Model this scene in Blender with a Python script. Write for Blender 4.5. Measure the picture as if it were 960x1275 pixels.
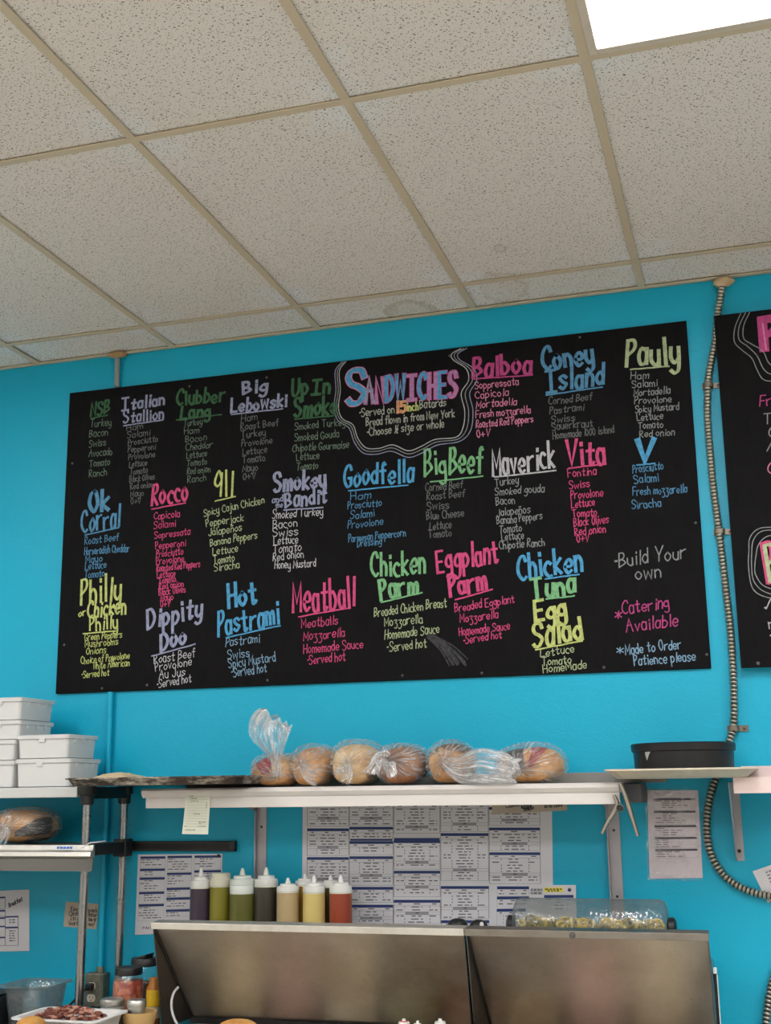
import bpy, bmesh, math, random
from mathutils import Vector, Matrix
random.seed(7)
for o in list(bpy.data.objects): bpy.data.objects.remove(o)
SC = bpy.context.scene
COL = SC.collection

# ------------------------------------------------------------------ camera
F, YW, PT, RL = 1517.17, 0.2923, 0.2244, 0.0129     # focal length (px of a 960x1275 frame), yaw, pitch, roll
CAM = Vector((0.0, -4.138, 1.62))
H = 3.3416                                            # ceiling height
T = 0.6096                                            # ceiling module
ROT = Matrix.Rotation(YW, 3, 'Z') @ Matrix.Rotation(PT, 3, 'X') @ Matrix.Rotation(RL, 3, 'Y')   # columns right, forward, up
cam = bpy.data.cameras.new('camera'); cam.sensor_fit = 'AUTO'; cam.sensor_width = 36; cam.lens = F * 36 / 1275
cam.clip_start = .05
camo = bpy.data.objects.new('camera', cam); COL.objects.link(camo)
m3 = Matrix((ROT.col[0], ROT.col[2], -ROT.col[1])).transposed()
camo.matrix_world = Matrix.Translation(CAM) @ m3.to_4x4()
SC.camera = camo
def ray(px, py): return ROT @ Vector(((px - 480) / F, 1, (637.5 - py) / F))
def at(px, py, Y=0.0):
    d = ray(px, py); return CAM + d * ((Y - CAM.y) / d.y)
def atz(px, py, z):
    d = ray(px, py); return CAM + d * ((z - CAM.z) / d.z)
def X_(px, py, Y): return at(px, py, Y).x
def Z_(px, py, Y): return at(px, py, Y).z

# ------------------------------------------------------------------ world, exposure
SC.view_settings.view_transform = 'Standard'; SC.view_settings.look = 'None'
SC.view_settings.gamma = 1; SC.view_settings.use_curve_mapping = False
SC.view_settings.exposure = 0.25
try:
    SC.cycles.use_denoising = True
    SC.cycles.max_bounces = 10; SC.cycles.transparent_max_bounces = 24
    SC.cycles.caustics_reflective = False; SC.cycles.caustics_refractive = False
except Exception: pass
W = bpy.data.worlds.new('world'); SC.world = W; W.use_nodes = True
W.node_tree.nodes['Background'].inputs[0].default_value = (.9, .95, 1, 1)
W.node_tree.nodes['Background'].inputs[1].default_value = .35
LIGHT = 17.0                                           # radiance of the ceiling diffusers

# ------------------------------------------------------------------ materials
def lin(c): return tuple(((v / 255) / 12.92 if v / 255 <= .04045 else ((v / 255 + .055) / 1.055) ** 2.4) for v in c)
class NT:
    def __init__(s, name):
        s.m = bpy.data.materials.new(name); s.m.use_nodes = True
        s.t = s.m.node_tree; s.n = s.t.nodes; s.l = s.t.links; s.b = s.n['Principled BSDF']
        s._co = None
    def N(s, ty, ins=None, **kw):
        n = s.n.new(ty)
        for k, v in kw.items(): setattr(n, k, v)
        for k, v in (ins or {}).items():
            if isinstance(v, bpy.types.NodeSocket): s.l.new(v, n.inputs[k])
            else: n.inputs[k].default_value = v
        return n
    def co(s, scale=(1, 1, 1)):
        if s._co is None: s._co = s.N('ShaderNodeNewGeometry').outputs['Position']
        if scale == (1, 1, 1): return s._co
        return s.N('ShaderNodeVectorMath', {0: s._co, 1: scale}, operation='MULTIPLY').outputs[0]
    def noise(s, scale, detail=3, rough=.55, vec=None, out='Fac'):
        return s.N('ShaderNodeTexNoise', {'Vector': vec or s.co(), 'Scale': scale, 'Detail': detail, 'Roughness': rough}).outputs[out]
    def ramp(s, fac, stops):
        r = s.N('ShaderNodeValToRGB', {'Fac': fac}); e = r.color_ramp.elements
        while len(e) < len(stops): e.new(.5)
        for el, (p, c) in zip(e, stops):
            el.position = p; el.color = (c if isinstance(c, (tuple, list)) else (c, c, c)) if not isinstance(c, (int, float)) else (c, c, c, 1)
            if len(el.color) == 3: pass
        return r.outputs[0]
    def mix(s, fac, a, b):
        n = s.N('ShaderNodeMix', data_type='RGBA')
        for i, v in ((0, fac), (6, a), (7, b)):
            if isinstance(v, bpy.types.NodeSocket): s.l.new(v, n.inputs[i])
            else: n.inputs[i].default_value = v if i == 0 else (*v[:3], 1)
        return n.outputs[2]
    def math(s, op, a, b=0.0):
        n = s.N('ShaderNodeMath', operation=op)
        for i, v in ((0, a), (1, b)):
            if isinstance(v, bpy.types.NodeSocket): s.l.new(v, n.inputs[i])
            else: n.inputs[i].default_value = v
        return n.outputs[0]
    def set(s, **kw):
        for k, v in kw.items():
            k = k.replace('_', ' ')
            if isinstance(v, bpy.types.NodeSocket): s.l.new(v, s.b.inputs[k])
            else: s.b.inputs[k].default_value = (*v, 1) if isinstance(v, tuple) and len(v) == 3 else v
        return s
    def bump(s, h, strength=.3, dist=.002):
        b = s.N('ShaderNodeBump', {'Height': h, 'Strength': strength, 'Distance': dist}); s.l.new(b.outputs[0], s.b.inputs['Normal']); return s
MATS = {}
def M(name, rgb=(128, 128, 128), rough=.5, metal=0.0, var=.08, vs=18, spec=.5, bump=0, bs=60, **kw):
    if name in MATS: return MATS[name]
    t = NT(name); c = lin(rgb)
    n = t.noise(vs, 4)
    t.set(Base_Color=t.mix(n, tuple(max(0, v * (1 - var)) for v in c), tuple(min(1, v * (1 + var)) for v in c)), Roughness=rough, Metallic=metal)
    t.b.inputs['Specular IOR Level'].default_value = spec
    if bump: t.bump(t.noise(bs, 3), bump)
    for k, v in kw.items(): t.b.inputs[k.replace('_', ' ')].default_value = v
    MATS[name] = t.m; return t.m

def m_wall(name, rgb):
    t = NT(name); c = lin(rgb)
    n = t.noise(2.2, 5); d = t.noise(38, 4)
    base = t.mix(n, tuple(v * .93 for v in c), tuple(min(1, v * 1.06) for v in c))
    chips = t.ramp(t.noise(26, 6, .7), [(.765, 0), (.78, 1)])
    base = t.mix(t.math('MULTIPLY', chips, .25), base, tuple(min(1, v * 1.25 + .02) for v in c))
    t.set(Base_Color=base, Roughness=.42); t.b.inputs['Specular IOR Level'].default_value = .35
    t.bump(t.math('ADD', t.noise(150, 3), t.math('MULTIPLY', d, 1.6)), .2, .0025)
    return t.m
WALL = m_wall('teal_wall_paint', (14, 172, 208))
WALLB = m_wall('cream_wall_paint', (226, 222, 212))

def m_tile():
    t = NT('fissured_ceiling_tile')
    w = t.N('ShaderNodeVectorMath', {0: t.noise(45, 2, out='Color'), 1: (.5, .5, .5)}, operation='SUBTRACT').outputs[0]
    w = t.N('ShaderNodeVectorMath', {0: w, 'Scale': .016}, operation='SCALE').outputs[0]
    p = t.N('ShaderNodeVectorMath', {0: t.co(), 1: w}).outputs[0]
    def specks(sc, rot, thr):
        mp = t.N('ShaderNodeMapping', {'Vector': p, 'Rotation': (0, 0, rot), 'Scale': sc})
        v = t.N('ShaderNodeTexVoronoi', {'Vector': mp.outputs[0], 'Scale': 1.0, 'Randomness': 1.0}, voronoi_dimensions='2D')
        rnd = t.N('ShaderNodeSeparateColor', {0: v.outputs['Color']}).outputs[0]
        lim = t.math('MULTIPLY', rnd, thr)
        return t.math('LESS_THAN', v.outputs['Distance'], lim)
    s1 = specks((58, 120, 1), .4, .19); s2 = specks((130, 62, 1), .9, .17); s3 = specks((230, 230, 1), 0, .16)
    sp = t.math('MAXIMUM', t.math('MAXIMUM', s1, s2), s3)
    base = t.mix(t.noise(1.3, 4), lin((225, 218, 211)), lin((235, 229, 224)))
    # old brown water rings, each at its own place on the tiles
    for (px, py, r, k) in ((515, 396, .11, .75), (628, 361, .1, .55), (622, 311, .022, .8), (560, 372, .06, .3), (790, 312, .02, .2)):
        P = atz(px, py, H)
        dv = t.N('ShaderNodeVectorMath', {0: p, 1: (P.x, P.y, H)}, operation='SUBTRACT').outputs[0]
        dv = t.N('ShaderNodeVectorMath', {0: dv, 1: (1, .62, 0)}, operation='MULTIPLY').outputs[0]
        L = t.N('ShaderNodeVectorMath', {0: dv}, operation='LENGTH').outputs['Value']
        L = t.math('ADD', L, t.math('MULTIPLY', t.math('SUBTRACT', t.noise(22, 3), .5), r * .7))
        ring = t.ramp(t.math('DIVIDE', L, r), [(.0, .35), (.55, .25), (.8, 1.0), (.95, 0)])
        base = t.mix(t.math('MULTIPLY', ring, k * .5), base, lin((160, 130, 94)))
    # paler, slightly bluish patches round the crossings of the grid
    sx = t.N('ShaderNodeSeparateXYZ', {0: t.co()})
    def gd(sock, off, mod):
        q = t.math('FRACT', t.math('ADD', t.math('DIVIDE', t.math('SUBTRACT', sock, off), mod), .5)); return t.math('MULTIPLY', t.math('ABSOLUTE', t.math('SUBTRACT', q, .5)), mod)
    dx, dy = gd(sx.outputs['X'], GX0, T), gd(sx.outputs['Y'], -YO, LY)
    dd = t.math('SQRT', t.math('ADD', t.math('MULTIPLY', dx, dx), t.math('MULTIPLY', t.math('MULTIPLY', dy, dy), .5)))
    dd = t.math('ADD', dd, t.math('MULTIPLY', t.math('SUBTRACT', t.noise(7, 4), .5), .3))
    base = t.mix(t.math('MULTIPLY', t.ramp(dd, [(.02, 1), (.16, 0)]), .6), base, lin((232, 236, 242)))
    t.set(Base_Color=t.mix(t.math('MULTIPLY', sp, .86), base, lin((96, 84, 68))), Roughness=.95)
    t.b.inputs['Specular IOR Level'].default_value = .1
    t.bump(t.math('SUBTRACT', t.math('MULTIPLY', t.noise(260, 2), .25), sp), .5, .002)
    return t.m
TBAR = M('ceiling_grid_paint', (204, 188, 162), .5, var=.06, vs=6)

def m_board():
    t = NT('chalkboard_black')
    n = t.noise(5, 6, .65); s = t.noise(60, 4, vec=t.co((1, 1, .25)))
    c = t.mix(n, lin((13, 12, 14)), lin((22, 21, 23)))
    sm = t.ramp(t.noise(9, 6, .7), [(.68, 0), (.8, 1)])
    c = t.mix(t.math('MULTIPLY', sm, .05), c, lin((110, 110, 112)))
    t.set(Base_Color=c, Roughness=t.ramp(s, [(.3, .62), (.7, .8)])); t.b.inputs['Specular IOR Level'].default_value = .1
    t.bump(t.noise(220, 2), .1, .001)
    return t.m
BOARD = m_board()
def m_chalk(name, rgb, cover=.8):
    if name in MATS: return MATS[name]
    t = NT(name); c = lin(rgb)
    g = t.noise(420, 3, .7); b = t.noise(70, 3)
    f = t.ramp(t.math('ADD', t.math('MULTIPLY', g, .55), t.math('MULTIPLY', b, .45)), [(.36, max(0, cover - .4)), (.58, cover)])
    t.set(Base_Color=t.mix(f, lin((30, 29, 31)), c), Roughness=.85); t.b.inputs['Specular IOR Level'].default_value = .15
    MATS[name] = t.m; return t.m

def m_steel(name, rgb=(190, 188, 184), rough=.3, grime=.25, gcol=(96, 76, 52), stretch=(1, 1, 1), aniso=0):
    if name in MATS: return MATS[name]
    t = NT(name); c = lin(rgb)
    n = t.noise(7, 6, .65); n2 = t.noise(90, 3, vec=t.co(stretch))
    g = t.ramp(n, [(.42, 0), (.75, 1)])
    t.set(Base_Color=t.mix(t.math('MULTIPLY', g, grime), c, lin(gcol)), Metallic=1.0,
          Roughness=t.math('ADD', t.math('MULTIPLY', n2, .12), t.math('ADD', t.math('MULTIPLY', g, .18), rough - .06)))
    t.bump(t.noise(9, 2), .05, .004)
    MATS[name] = t.m; return t.m
def m_lid():
    t = NT('greasy_lid_steel'); c = lin((214, 208, 200))
    n = t.noise(3.2, 6, .65); f = t.noise(30, 5, .7)
    P = Vector((-1.0, -.3, 1.0))
    dv = t.N('ShaderNodeVectorMath', {0: t.co(), 1: P}, operation='SUBTRACT').outputs[0]
    L = t.N('ShaderNodeVectorMath', {0: dv}, operation='LENGTH').outputs['Value']
    patch = t.math('MULTIPLY', t.ramp(L, [(.05, 1), (.42, 0)]), t.ramp(n, [(.3, .2), (.6, 1)]))
    spots = t.math('MULTIPLY', t.ramp(t.noise(120, 4, .7), [(.62, 0), (.7, 1)]), t.ramp(f, [(.45, 0), (.62, 1)]))
    col = t.mix(t.ramp(n, [(.35, 0), (.75, .5)]), c, lin((150, 134, 114)))
    col = t.mix(t.math('MULTIPLY', patch, .65), col, lin((150, 116, 66)))
    col = t.mix(t.math('MULTIPLY', spots, .5), col, lin((92, 70, 44)))
    t.set(Base_Color=col, Metallic=1.0, Roughness=t.math('ADD', t.math('MULTIPLY', n, .22), .32))
    t.bump(t.noise(6, 2), .1, .01)
    return t.m
LID = m_lid()
STEEL = m_steel('brushed_steel'); CHROME = m_steel('chrome_post', (160, 160, 162), .2, .12)
ALU = m_steel('aluminium_rail', (205, 203, 198), .38, .08)
CONDUIT = m_steel('galvanised_conduit', (186, 182, 170), .36, .3, (110, 92, 66))
BLACKP = M('black_plastic', (22, 22, 24), .42, var=.2); BLACKM = M('black_metal', (24, 23, 24), .45, var=.25, vs=30)
WHITEP = M('white_plastic', (232, 232, 232), .35, var=.03)
WHITEM = M('white_enamel', (212, 207, 205), .38, var=.03, vs=10)
PAPER = M('paper', (214, 214, 220), .6, var=.025, vs=9)
INK = M('print_ink', (66, 66, 78), .7); NAVY = M('navy_print', (26, 52, 110), .6, var=.1); GREYBAR = M('grey_print', (150, 150, 158), .7)

def m_film(name, haze=.1, hz=(228, 230, 234), rough=.14, crinkle=26, gl=.05, streak=.45, attr=False):
    """thin clear plastic: mostly see-through, milky when gathered, with white streaks painted as highlights along its creases"""
    if name in MATS: return MATS[name]
    t = NT(name); t.n.remove(t.b)
    vec = t.N('ShaderNodeAttribute', attribute_name='pleat').outputs['Vector'] if attr else t.co()
    w = t.noise(crinkle, 3, .6, vec=vec); w2 = t.noise(38, 3, .6)
    crease = t.math('MULTIPLY', t.ramp(w, [(.5, 0), (.62, 1)]), t.ramp(w2, [(.36, .3), (.6, 1)]))
    if attr:
        zc_ = t.N('ShaderNodeSeparateXYZ', {0: vec}).outputs['Z']
        crease = t.math('MINIMUM', 1.0, t.math('ADD', crease, t.math('MULTIPLY', t.ramp(zc_, [(.9, 0), (1, 1)]), t.math('MULTIPLY', t.math('MAXIMUM', 0.0, t.math('SUBTRACT', zc_, .95)), 1.4))))
    h = t.math('ADD', w, t.math('MULTIPLY', w2, .5))
    b = t.N('ShaderNodeBump', {'Height': h, 'Strength': .7, 'Distance': .012})
    g = t.N('ShaderNodeBsdfGlossy', {'Roughness': rough, 'Normal': b.outputs[0]})
    d = t.N('ShaderNodeBsdfDiffuse', {'Color': (*lin(hz), 1)}); d2 = t.N('ShaderNodeBsdfTranslucent', {'Color': (*lin(hz), 1)})
    dd = t.N('ShaderNodeMixShader', {0: .4, 1: d.outputs[0], 2: d2.outputs[0]})
    tr = t.N('ShaderNodeBsdfTransparent')
    lw = t.N('ShaderNodeLayerWeight', {'Blend': .2})
    m1 = t.N('ShaderNodeMixShader', {0: t.math('ADD', t.math('MULTIPLY', crease, streak), t.math('ADD', t.math('MULTIPLY', lw.outputs['Facing'], haze), haze * .5)), 1: tr.outputs[0], 2: dd.outputs[0]})
    m2 = t.N('ShaderNodeMixShader', {0: t.math('ADD', t.math('MULTIPLY', crease, gl * 3), gl), 1: m1.outputs[0], 2: g.outputs[0]})
    t.l.new(m2.outputs[0], t.n['Material Output'].inputs[0])
    MATS[name] = t.m; return t.m
FILM = m_film('bag_film', .16, crinkle=2.6, attr=True, gl=.06, streak=.62); FILMT = m_film('bag_film_gathered', .2, crinkle=2.2, gl=.07, attr=True, streak=.6)
CLEAR = m_film('clear_polycarbonate', .55, (140, 150, 152), .12, 12, .05, .06)
GLASS = m_film('jar_glass', .06, (200, 210, 210), .05, 8, .05, .02)
SLEEVE = m_film('plastic_sleeve', .1, rough=.12, crinkle=24, gl=.03, streak=.25)
def m_bread(name, a, b, c, seeds=0):
    if name in MATS: return MATS[name]
    t = NT(name)
    n = t.noise(14, 6, .7)
    col = t.ramp(n, [(.3, (*lin(a), 1)), (.5, (*lin(b), 1)), (.72, (*lin(c), 1))])
    if seeds:
        zz_ = t.math('ADD', t.N('ShaderNodeSeparateXYZ', {0: t.co()}).outputs['Z'], t.math('MULTIPLY', t.math('SUBTRACT', t.noise(50, 4), .5), .09))
        col = t.mix(t.ramp(t.math('SUBTRACT', zz_, 1.634), [(seeds - .012, 0), (seeds + .012, .85)]), col, lin((44, 36, 32)))
    t.set(Base_Color=col, Roughness=.75); t.bump(t.noise(60, 4), .4, .004)
    MATS[name] = t.m; return t.m

# ------------------------------------------------------------------ mesh building
class MB:
    def __init__(s): s.v = []; s.f = []; s.mi = []; s.mats = []; s.cur = 0
    def mat(s, m):
        if m not in s.mats: s.mats.append(m)
        s.cur = s.mats.index(m); return s
    def add(s, vs, fs):
        o = len(s.v); s.v += [Vector(p) for p in vs]
        for f in fs: s.f.append([i + o for i in f]); s.mi.append(s.cur)
        return s
    def box(s, x0, x1, y0, y1, z0, z1):
        v = [(x, y, z) for x in (x0, x1) for y in (y0, y1) for z in (z0, z1)]
        return s.add(v, [(0, 1, 3, 2), (4, 6, 7, 5), (0, 4, 5, 1), (2, 3, 7, 6), (0, 2, 6, 4), (1, 5, 7, 3)])
    def hexa(s, b, t):
        """prism between two quads/polygons with the same vertex count"""
        n = len(b); return s.add(list(b) + list(t), [tuple(reversed(range(n))), tuple(range(n, 2 * n))] + [(i, (i + 1) % n, n + (i + 1) % n, n + i) for i in range(n)])
    def lathe(s, prof, n=28, c=(0, 0, 0), sx=1, sy=1):
        vs, fs = [], []; c = Vector(c); k = len(prof)
        for r, z in prof:
            for i in range(n):
                a = 2 * math.pi * i / n; vs.append((c.x + r * sx * math.cos(a), c.y + r * sy * math.sin(a), c.z + z))
        for j in range(k - 1):
            for i in range(n):
                i2 = (i + 1) % n; fs.append((j * n + i, j * n + i2, (j + 1) * n + i2, (j + 1) * n + i))
        if prof[0][0] > 1e-6: fs.append(tuple(reversed(range(n))))
        if prof[-1][0] > 1e-6: fs.append(tuple((k - 1) * n + i for i in range(n)))
        return s.add(vs, fs)
    def tube(s, pts, r, n=10, cap=True, rib=None, groove=None):
        pts = [Vector(p) for p in pts]; vs, fs = [], []; up = None; K = len(pts)
        for i, p in enumerate(pts):
            d = (pts[min(i + 1, K - 1)] - pts[max(i - 1, 0)]).normalized()
            if up is None:
                up = Vector((0, 0, 1)) if abs(d.z) < .9 else Vector((1, 0, 0))
            a = (up - d * up.dot(d)).normalized(); up = a; b = d.cross(a)
            rr = r(i / (K - 1)) if callable(r) else (r if rib is None else r * rib(i))
            for k in range(n):
                t = 2 * math.pi * k / n; vs.append(p + (a * math.cos(t) + b * math.sin(t)) * rr)
        for i in range(K - 1):
            for k in range(n):
                k2 = (k + 1) % n; fs.append((i * n + k, i * n + k2, (i + 1) * n + k2, (i + 1) * n + k))
        nf = len(fs); f0 = len(s.mi)
        if cap: fs += [tuple(reversed(range(n))), tuple((K - 1) * n + k for k in range(n))]
        s.add(vs, fs)
        if groove:
            c0 = s.cur; s.mat(groove); g = s.cur; s.cur = c0
            for i in range(nf):
                if (i // n) % 6 in (5, 0): s.mi[f0 + i] = g
        return s
    def loft(s, rings, closed=True, caps=(True, True)):
        n = len(rings[0]); vs = [p for r in rings for p in r]; fs = []
        for j in range(len(rings) - 1):
            for i in range(n if closed else n - 1):
                i2 = (i + 1) % n; fs.append((j * n + i, j * n + i2, (j + 1) * n + i2, (j + 1) * n + i))
        if closed and caps[0]: fs.append(tuple(reversed(range(n))))
        if closed and caps[1]: fs.append(tuple((len(rings) - 1) * n + i for i in range(n)))
        return s.add(vs, fs)
    def build(s, name, mat=None, parent=None, smooth=None, bevel=0, seg=2, org=None, solid=0, subd=0, pleat=None):
        me = bpy.data.meshes.new(name)
        o = bpy.data.objects.new(name, me); COL.objects.link(o)
        base = Vector(org) if org is not None else (Vector(parent.matrix_world.translation) if parent is not None else Vector((0, 0, 0)))
        if org is None and parent is None and s.v:
            base = Vector((sum(p.x for p in s.v) / len(s.v), sum(p.y for p in s.v) / len(s.v), min(p.z for p in s.v)))
        me.from_pydata([tuple(p - base) for p in s.v], [], s.f)
        ms = s.mats or [mat]
        for m in ms: me.materials.append(m)
        if s.mats: me.polygons.foreach_set('material_index', s.mi)
        bm = bmesh.new(); bm.from_mesh(me); bmesh.ops.recalc_face_normals(bm, faces=bm.faces); bm.to_mesh(me); bm.free()
        if smooth is not None:
            me.polygons.foreach_set('use_smooth', [True] * len(me.polygons)); me.set_sharp_from_angle(angle=math.radians(smooth))
        if pleat:
            at_ = me.attributes.new('pleat', 'FLOAT_VECTOR', 'POINT'); at_.data.foreach_set('vector', [c for p in pleat for c in p])
        if parent is not None:
            o.parent = parent; wp = Vector(parent['_w']) if '_w' in parent else base
            o.location = (0, 0, 0)
        else: o.location = base
        o['_w'] = tuple(base)
        if solid:
            md = o.modifiers.new('thickness', 'SOLIDIFY'); md.thickness = solid; md.offset = 0
        if bevel:
            md = o.modifiers.new('bevel', 'BEVEL'); md.width = bevel; md.segments = seg; md.limit_method = 'ANGLE'; md.angle_limit = math.radians(40)
        if subd:
            md = o.modifiers.new('smooth', 'SUBSURF'); md.levels = subd; md.render_levels = subd
        return o
def build(mb, name, mat=None, parent=None, **kw):
    """link a mesh under its parent, all in world coordinates"""
    if parent is not None: kw['org'] = Vector(parent['_w'])
    return mb.build(name, mat, parent, **kw)
def tag(o, label=None, cat=None, group=None, kind=None):
    if label: o['label'] = label
    if cat: o['category'] = cat
    if group: o['group'] = group
    if kind: o['kind'] = kind
    return o
def thing(name, loc, label, cat, group=None):
    o = bpy.data.objects.new(name, None); COL.objects.link(o); o.location = loc; o['_w'] = tuple(loc)
    o.empty_display_size = .05
    return tag(o, label, cat, group)
def struct(mb, name, mat=None, parent=None, **kw):
    o = build(mb, name, mat, parent, **kw); o['kind'] = 'structure'; return o
def catmull(P, n=6, closed=False):
    P = [Vector(p) for p in P]; out = []; K = len(P)
    if K < 3: return P
    g = (lambda i: P[i % K]) if closed else (lambda i: P[max(0, min(K - 1, i))])
    for i in range(K if closed else K - 1):
        a, b, c, d = g(i - 1), g(i), g(i + 1), g(i + 2)
        for k in range(n):
            t = k / n
            out.append(.5 * ((2 * b) + (c - a) * t + (2 * a - 5 * b + 4 * c - d) * t * t + (3 * b - a - 3 * c + d) * t ** 3))
    if not closed: out.append(P[-1])
    return out

# ------------------------------------------------------------------ handwriting: a stroke font (x digit, y hex digit; baseline 4, x-height a, cap e)
GL = {
'A': 'l043e64|l1959', 'B': 'l040e|s0e3e4c3a09|s0939574604', 'C': 's5c4e2e0b073455', 'D': 'l040e|s0e3e5b583504', 'E': 'l5e0e0454|l0949', 'F': 'l5e0e04|l0949',
'G': 's5c4e2e0b07244455|l555838', 'H': 'l040e|l545e|l0959', 'I': 'l3e34|l0e6e|l0464', 'J': 's4e47341406', 'K': 'l0e04|l5e0954', 'L': 'l0e0454',
'M': 'l040e376e64', 'N': 'l040e545e', 'O': 's3e1d0916344557594d3e', 'P': 'l040e|s0e3e4c3a08', 'Q': 's3e1d0916344557594d3e|l3754', 'R': 'l040e|s0e3e4c3a09|l0954',
'S': 's5c4e1e0c1a39574534140 5', 'T': 'l0e6e|l3e34', 'U': 's0e071434575e', 'V': 'l0e346e', 'W': 'l0e143b546e', 'X': 'l0e54|l5e04', 'Y': 'l0e38|l6e3834', 'Z': 'l0e5e0454',
'a': 's492a1a0806143446|l4a44', 'b': 'l0e04|s092a48462405', 'c': 's492a08062444', 'd': 'l4e44|s482a08062446', 'e': 's0747492a08062445', 'f': 's4d3e2c24|l0a4a',
'g': 's482a08062546|s4a42200 1', 'h': 'l0e04|s082a4844', 'i': 'l1a14|l1d1c', 'j': 's2a211001|l2d2c', 'k': 'l0e04|l4a0744', 'l': 'l1e14',
'm': 'l0a04|s081a3834|s385a6864', 'n': 'l0a04|s082a4844', 'o': 's2a08062446482a', 'p': 'l0a00|s082a48462405', 'q': 's482a08062446|l4a40', 'r': 'l0a04|s08193a4a',
's': 's492a09274624 05', 't': 's2d25344 5|l0a4a', 'u': 's0a06243446|l4a44', 'v': 'l0a244a', 'w': 'l0a14395 46a', 'x': 'l0a44|l4a04', 'y': 's0a062446|s4a42200 1',
'z': 's0a4a27454220 01', '0': 's2e0b0724474b2e', '1': 'l1e14', '2': 's0c2e4c0 4|l0454', '5': 'l4e0e0a|s0a3a47240 5', '9': 's4b2e0b09284a|l4d44', '8': 's290b2e4b2907244729', '6': 's4d2e0924472906',
'3': 's0d2e4c29 47240 5', '7': 'l0e4e14', '4': 'l3e0848|l3e34',
'½': 'l1e19|l5e04|s395948|l483454', '*': 'l2c26|l0b47|l4b07', '•': 'd19', '+': 'l3b35|l0868', "'": 'l1e1c', '.': 'd15', '/': 'l5e04', 'ñ': 'l0a04|s082a4844|s0c1d2c3d', '&': 's54092c3b0734 57', '-': 'l0848',
}
GC = {}
def glyph(ch):
    if ch in GC: return GC[ch]
    out = []; mx = 0
    for st in GL.get(ch, '').replace(' ', '').split('|'):
        if not st: continue
        k, b = st[0], st[1:]
        p = [Vector((int(b[i]), (int(b[i + 1], 16) - 4) / 10)) for i in range(0, len(b) - 1, 2)]
        for q in p: q.x /= 10
        if k == 's': p = catmull(p, 5)
        if k == 'd': p = [p[0], p[0] + Vector((.11, .02))]
        mx = max(mx, max(q.x for q in p)); out.append((k, p))
    GC[ch] = (out, mx); return GC[ch]
class Pen:
    """ribbons of chalk or ink on a plane: P(x, y) maps metres on the sheet to the world"""
    def __init__(s, mb, lift=0.0): s.mb = mb; s.k = 0; s.lift = lift
    def stroke(s, pts, w, fn, nib=False, closed=False):
        pts = [Vector(p) for p in pts]
        q = [pts[0]]
        for p in pts[1:]:
            if (p - q[-1]).length > 1e-5: q.append(p)
        if len(q) < 2: return
        K = len(q)
        if not closed:
            d0 = (q[1] - q[0]).normalized(); d1 = (q[-1] - q[-2]).normalized()
            q[0] = q[0] - d0 * w * .4; q[-1] = q[-1] + d1 * w * .4
        L, R_ = [], []
        for i in range(K):
            a = (q[i] - q[i - 1]).normalized() if i else (q[0] - q[-1]).normalized() if closed else None
            b = (q[i + 1] - q[i]).normalized() if i < K - 1 else ((q[0] - q[i]).normalized() if closed else None)
            if a is None: a = b
            if b is None: b = a
            t = a + b
            t = t.normalized() if t.length > 1e-3 else a
            n = Vector((-t.y, t.x)); c = max(.5, abs(n.dot(Vector((-a.y, a.x)))))
            ww = w * (.78 + .34 * abs(math.sin(math.atan2(t.y, t.x) - .5))) if nib else w
            L.append(q[i] + n * ww / 2 / c); R_.append(q[i] - n * ww / 2 / c)
        s.k += 1; e = s.lift + (s.k % 40) * 4e-6
        vs = [fn(p.x, p.y, e) for p in L] + [fn(p.x, p.y, e) for p in R_]
        fs = [(i, i + 1, K + i + 1, K + i) for i in range(K - 1)]
        if closed: fs.append((K - 1, 0, K, 2 * K - 1))
        s.mb.add(vs, fs)
    def text(s, txt, x0, y0, x1, y1, h, w, fn, nib=False, jit=.5, mats=None):
        pos, x = [], 0.0
        for ch in txt:
            if ch == ' ': x += .38; continue
            g, mx = glyph(ch); pos.append((ch, x)); x += mx + (.2 if not nib else .26)
        tot = max(x - .2, .1); D = Vector((x1 - x0, y1 - y0)); L = D.length; D.normalize(); sx = L / tot
        N = Vector((-D.y, D.x)); N = (N + Vector((0, 1))).normalized()
        lean = random.uniform(-.02, .12) * jit
        for i, (ch, gx) in enumerate(pos):
            if mats: s.mb.mat(mats[i % len(mats)])
            g, mx = glyph(ch)
            sc = 1 + random.uniform(-.12, .12) * jit; ro = lean + random.uniform(-.12, .12) * jit; dy = random.uniform(-.07, .07) * h * jit
            for k, p in g:
                pts = []
                for q in p:
                    u = (q.x + q.y * ro) * sx; v = q.y * h * sc + dy
                    pts.append(Vector((x0, y0)) + D * (gx * sx + u) + N * v)
                s.stroke(pts, w * (1.6 if k == 'd' else 1), fn, nib and k != 'd')

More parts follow.
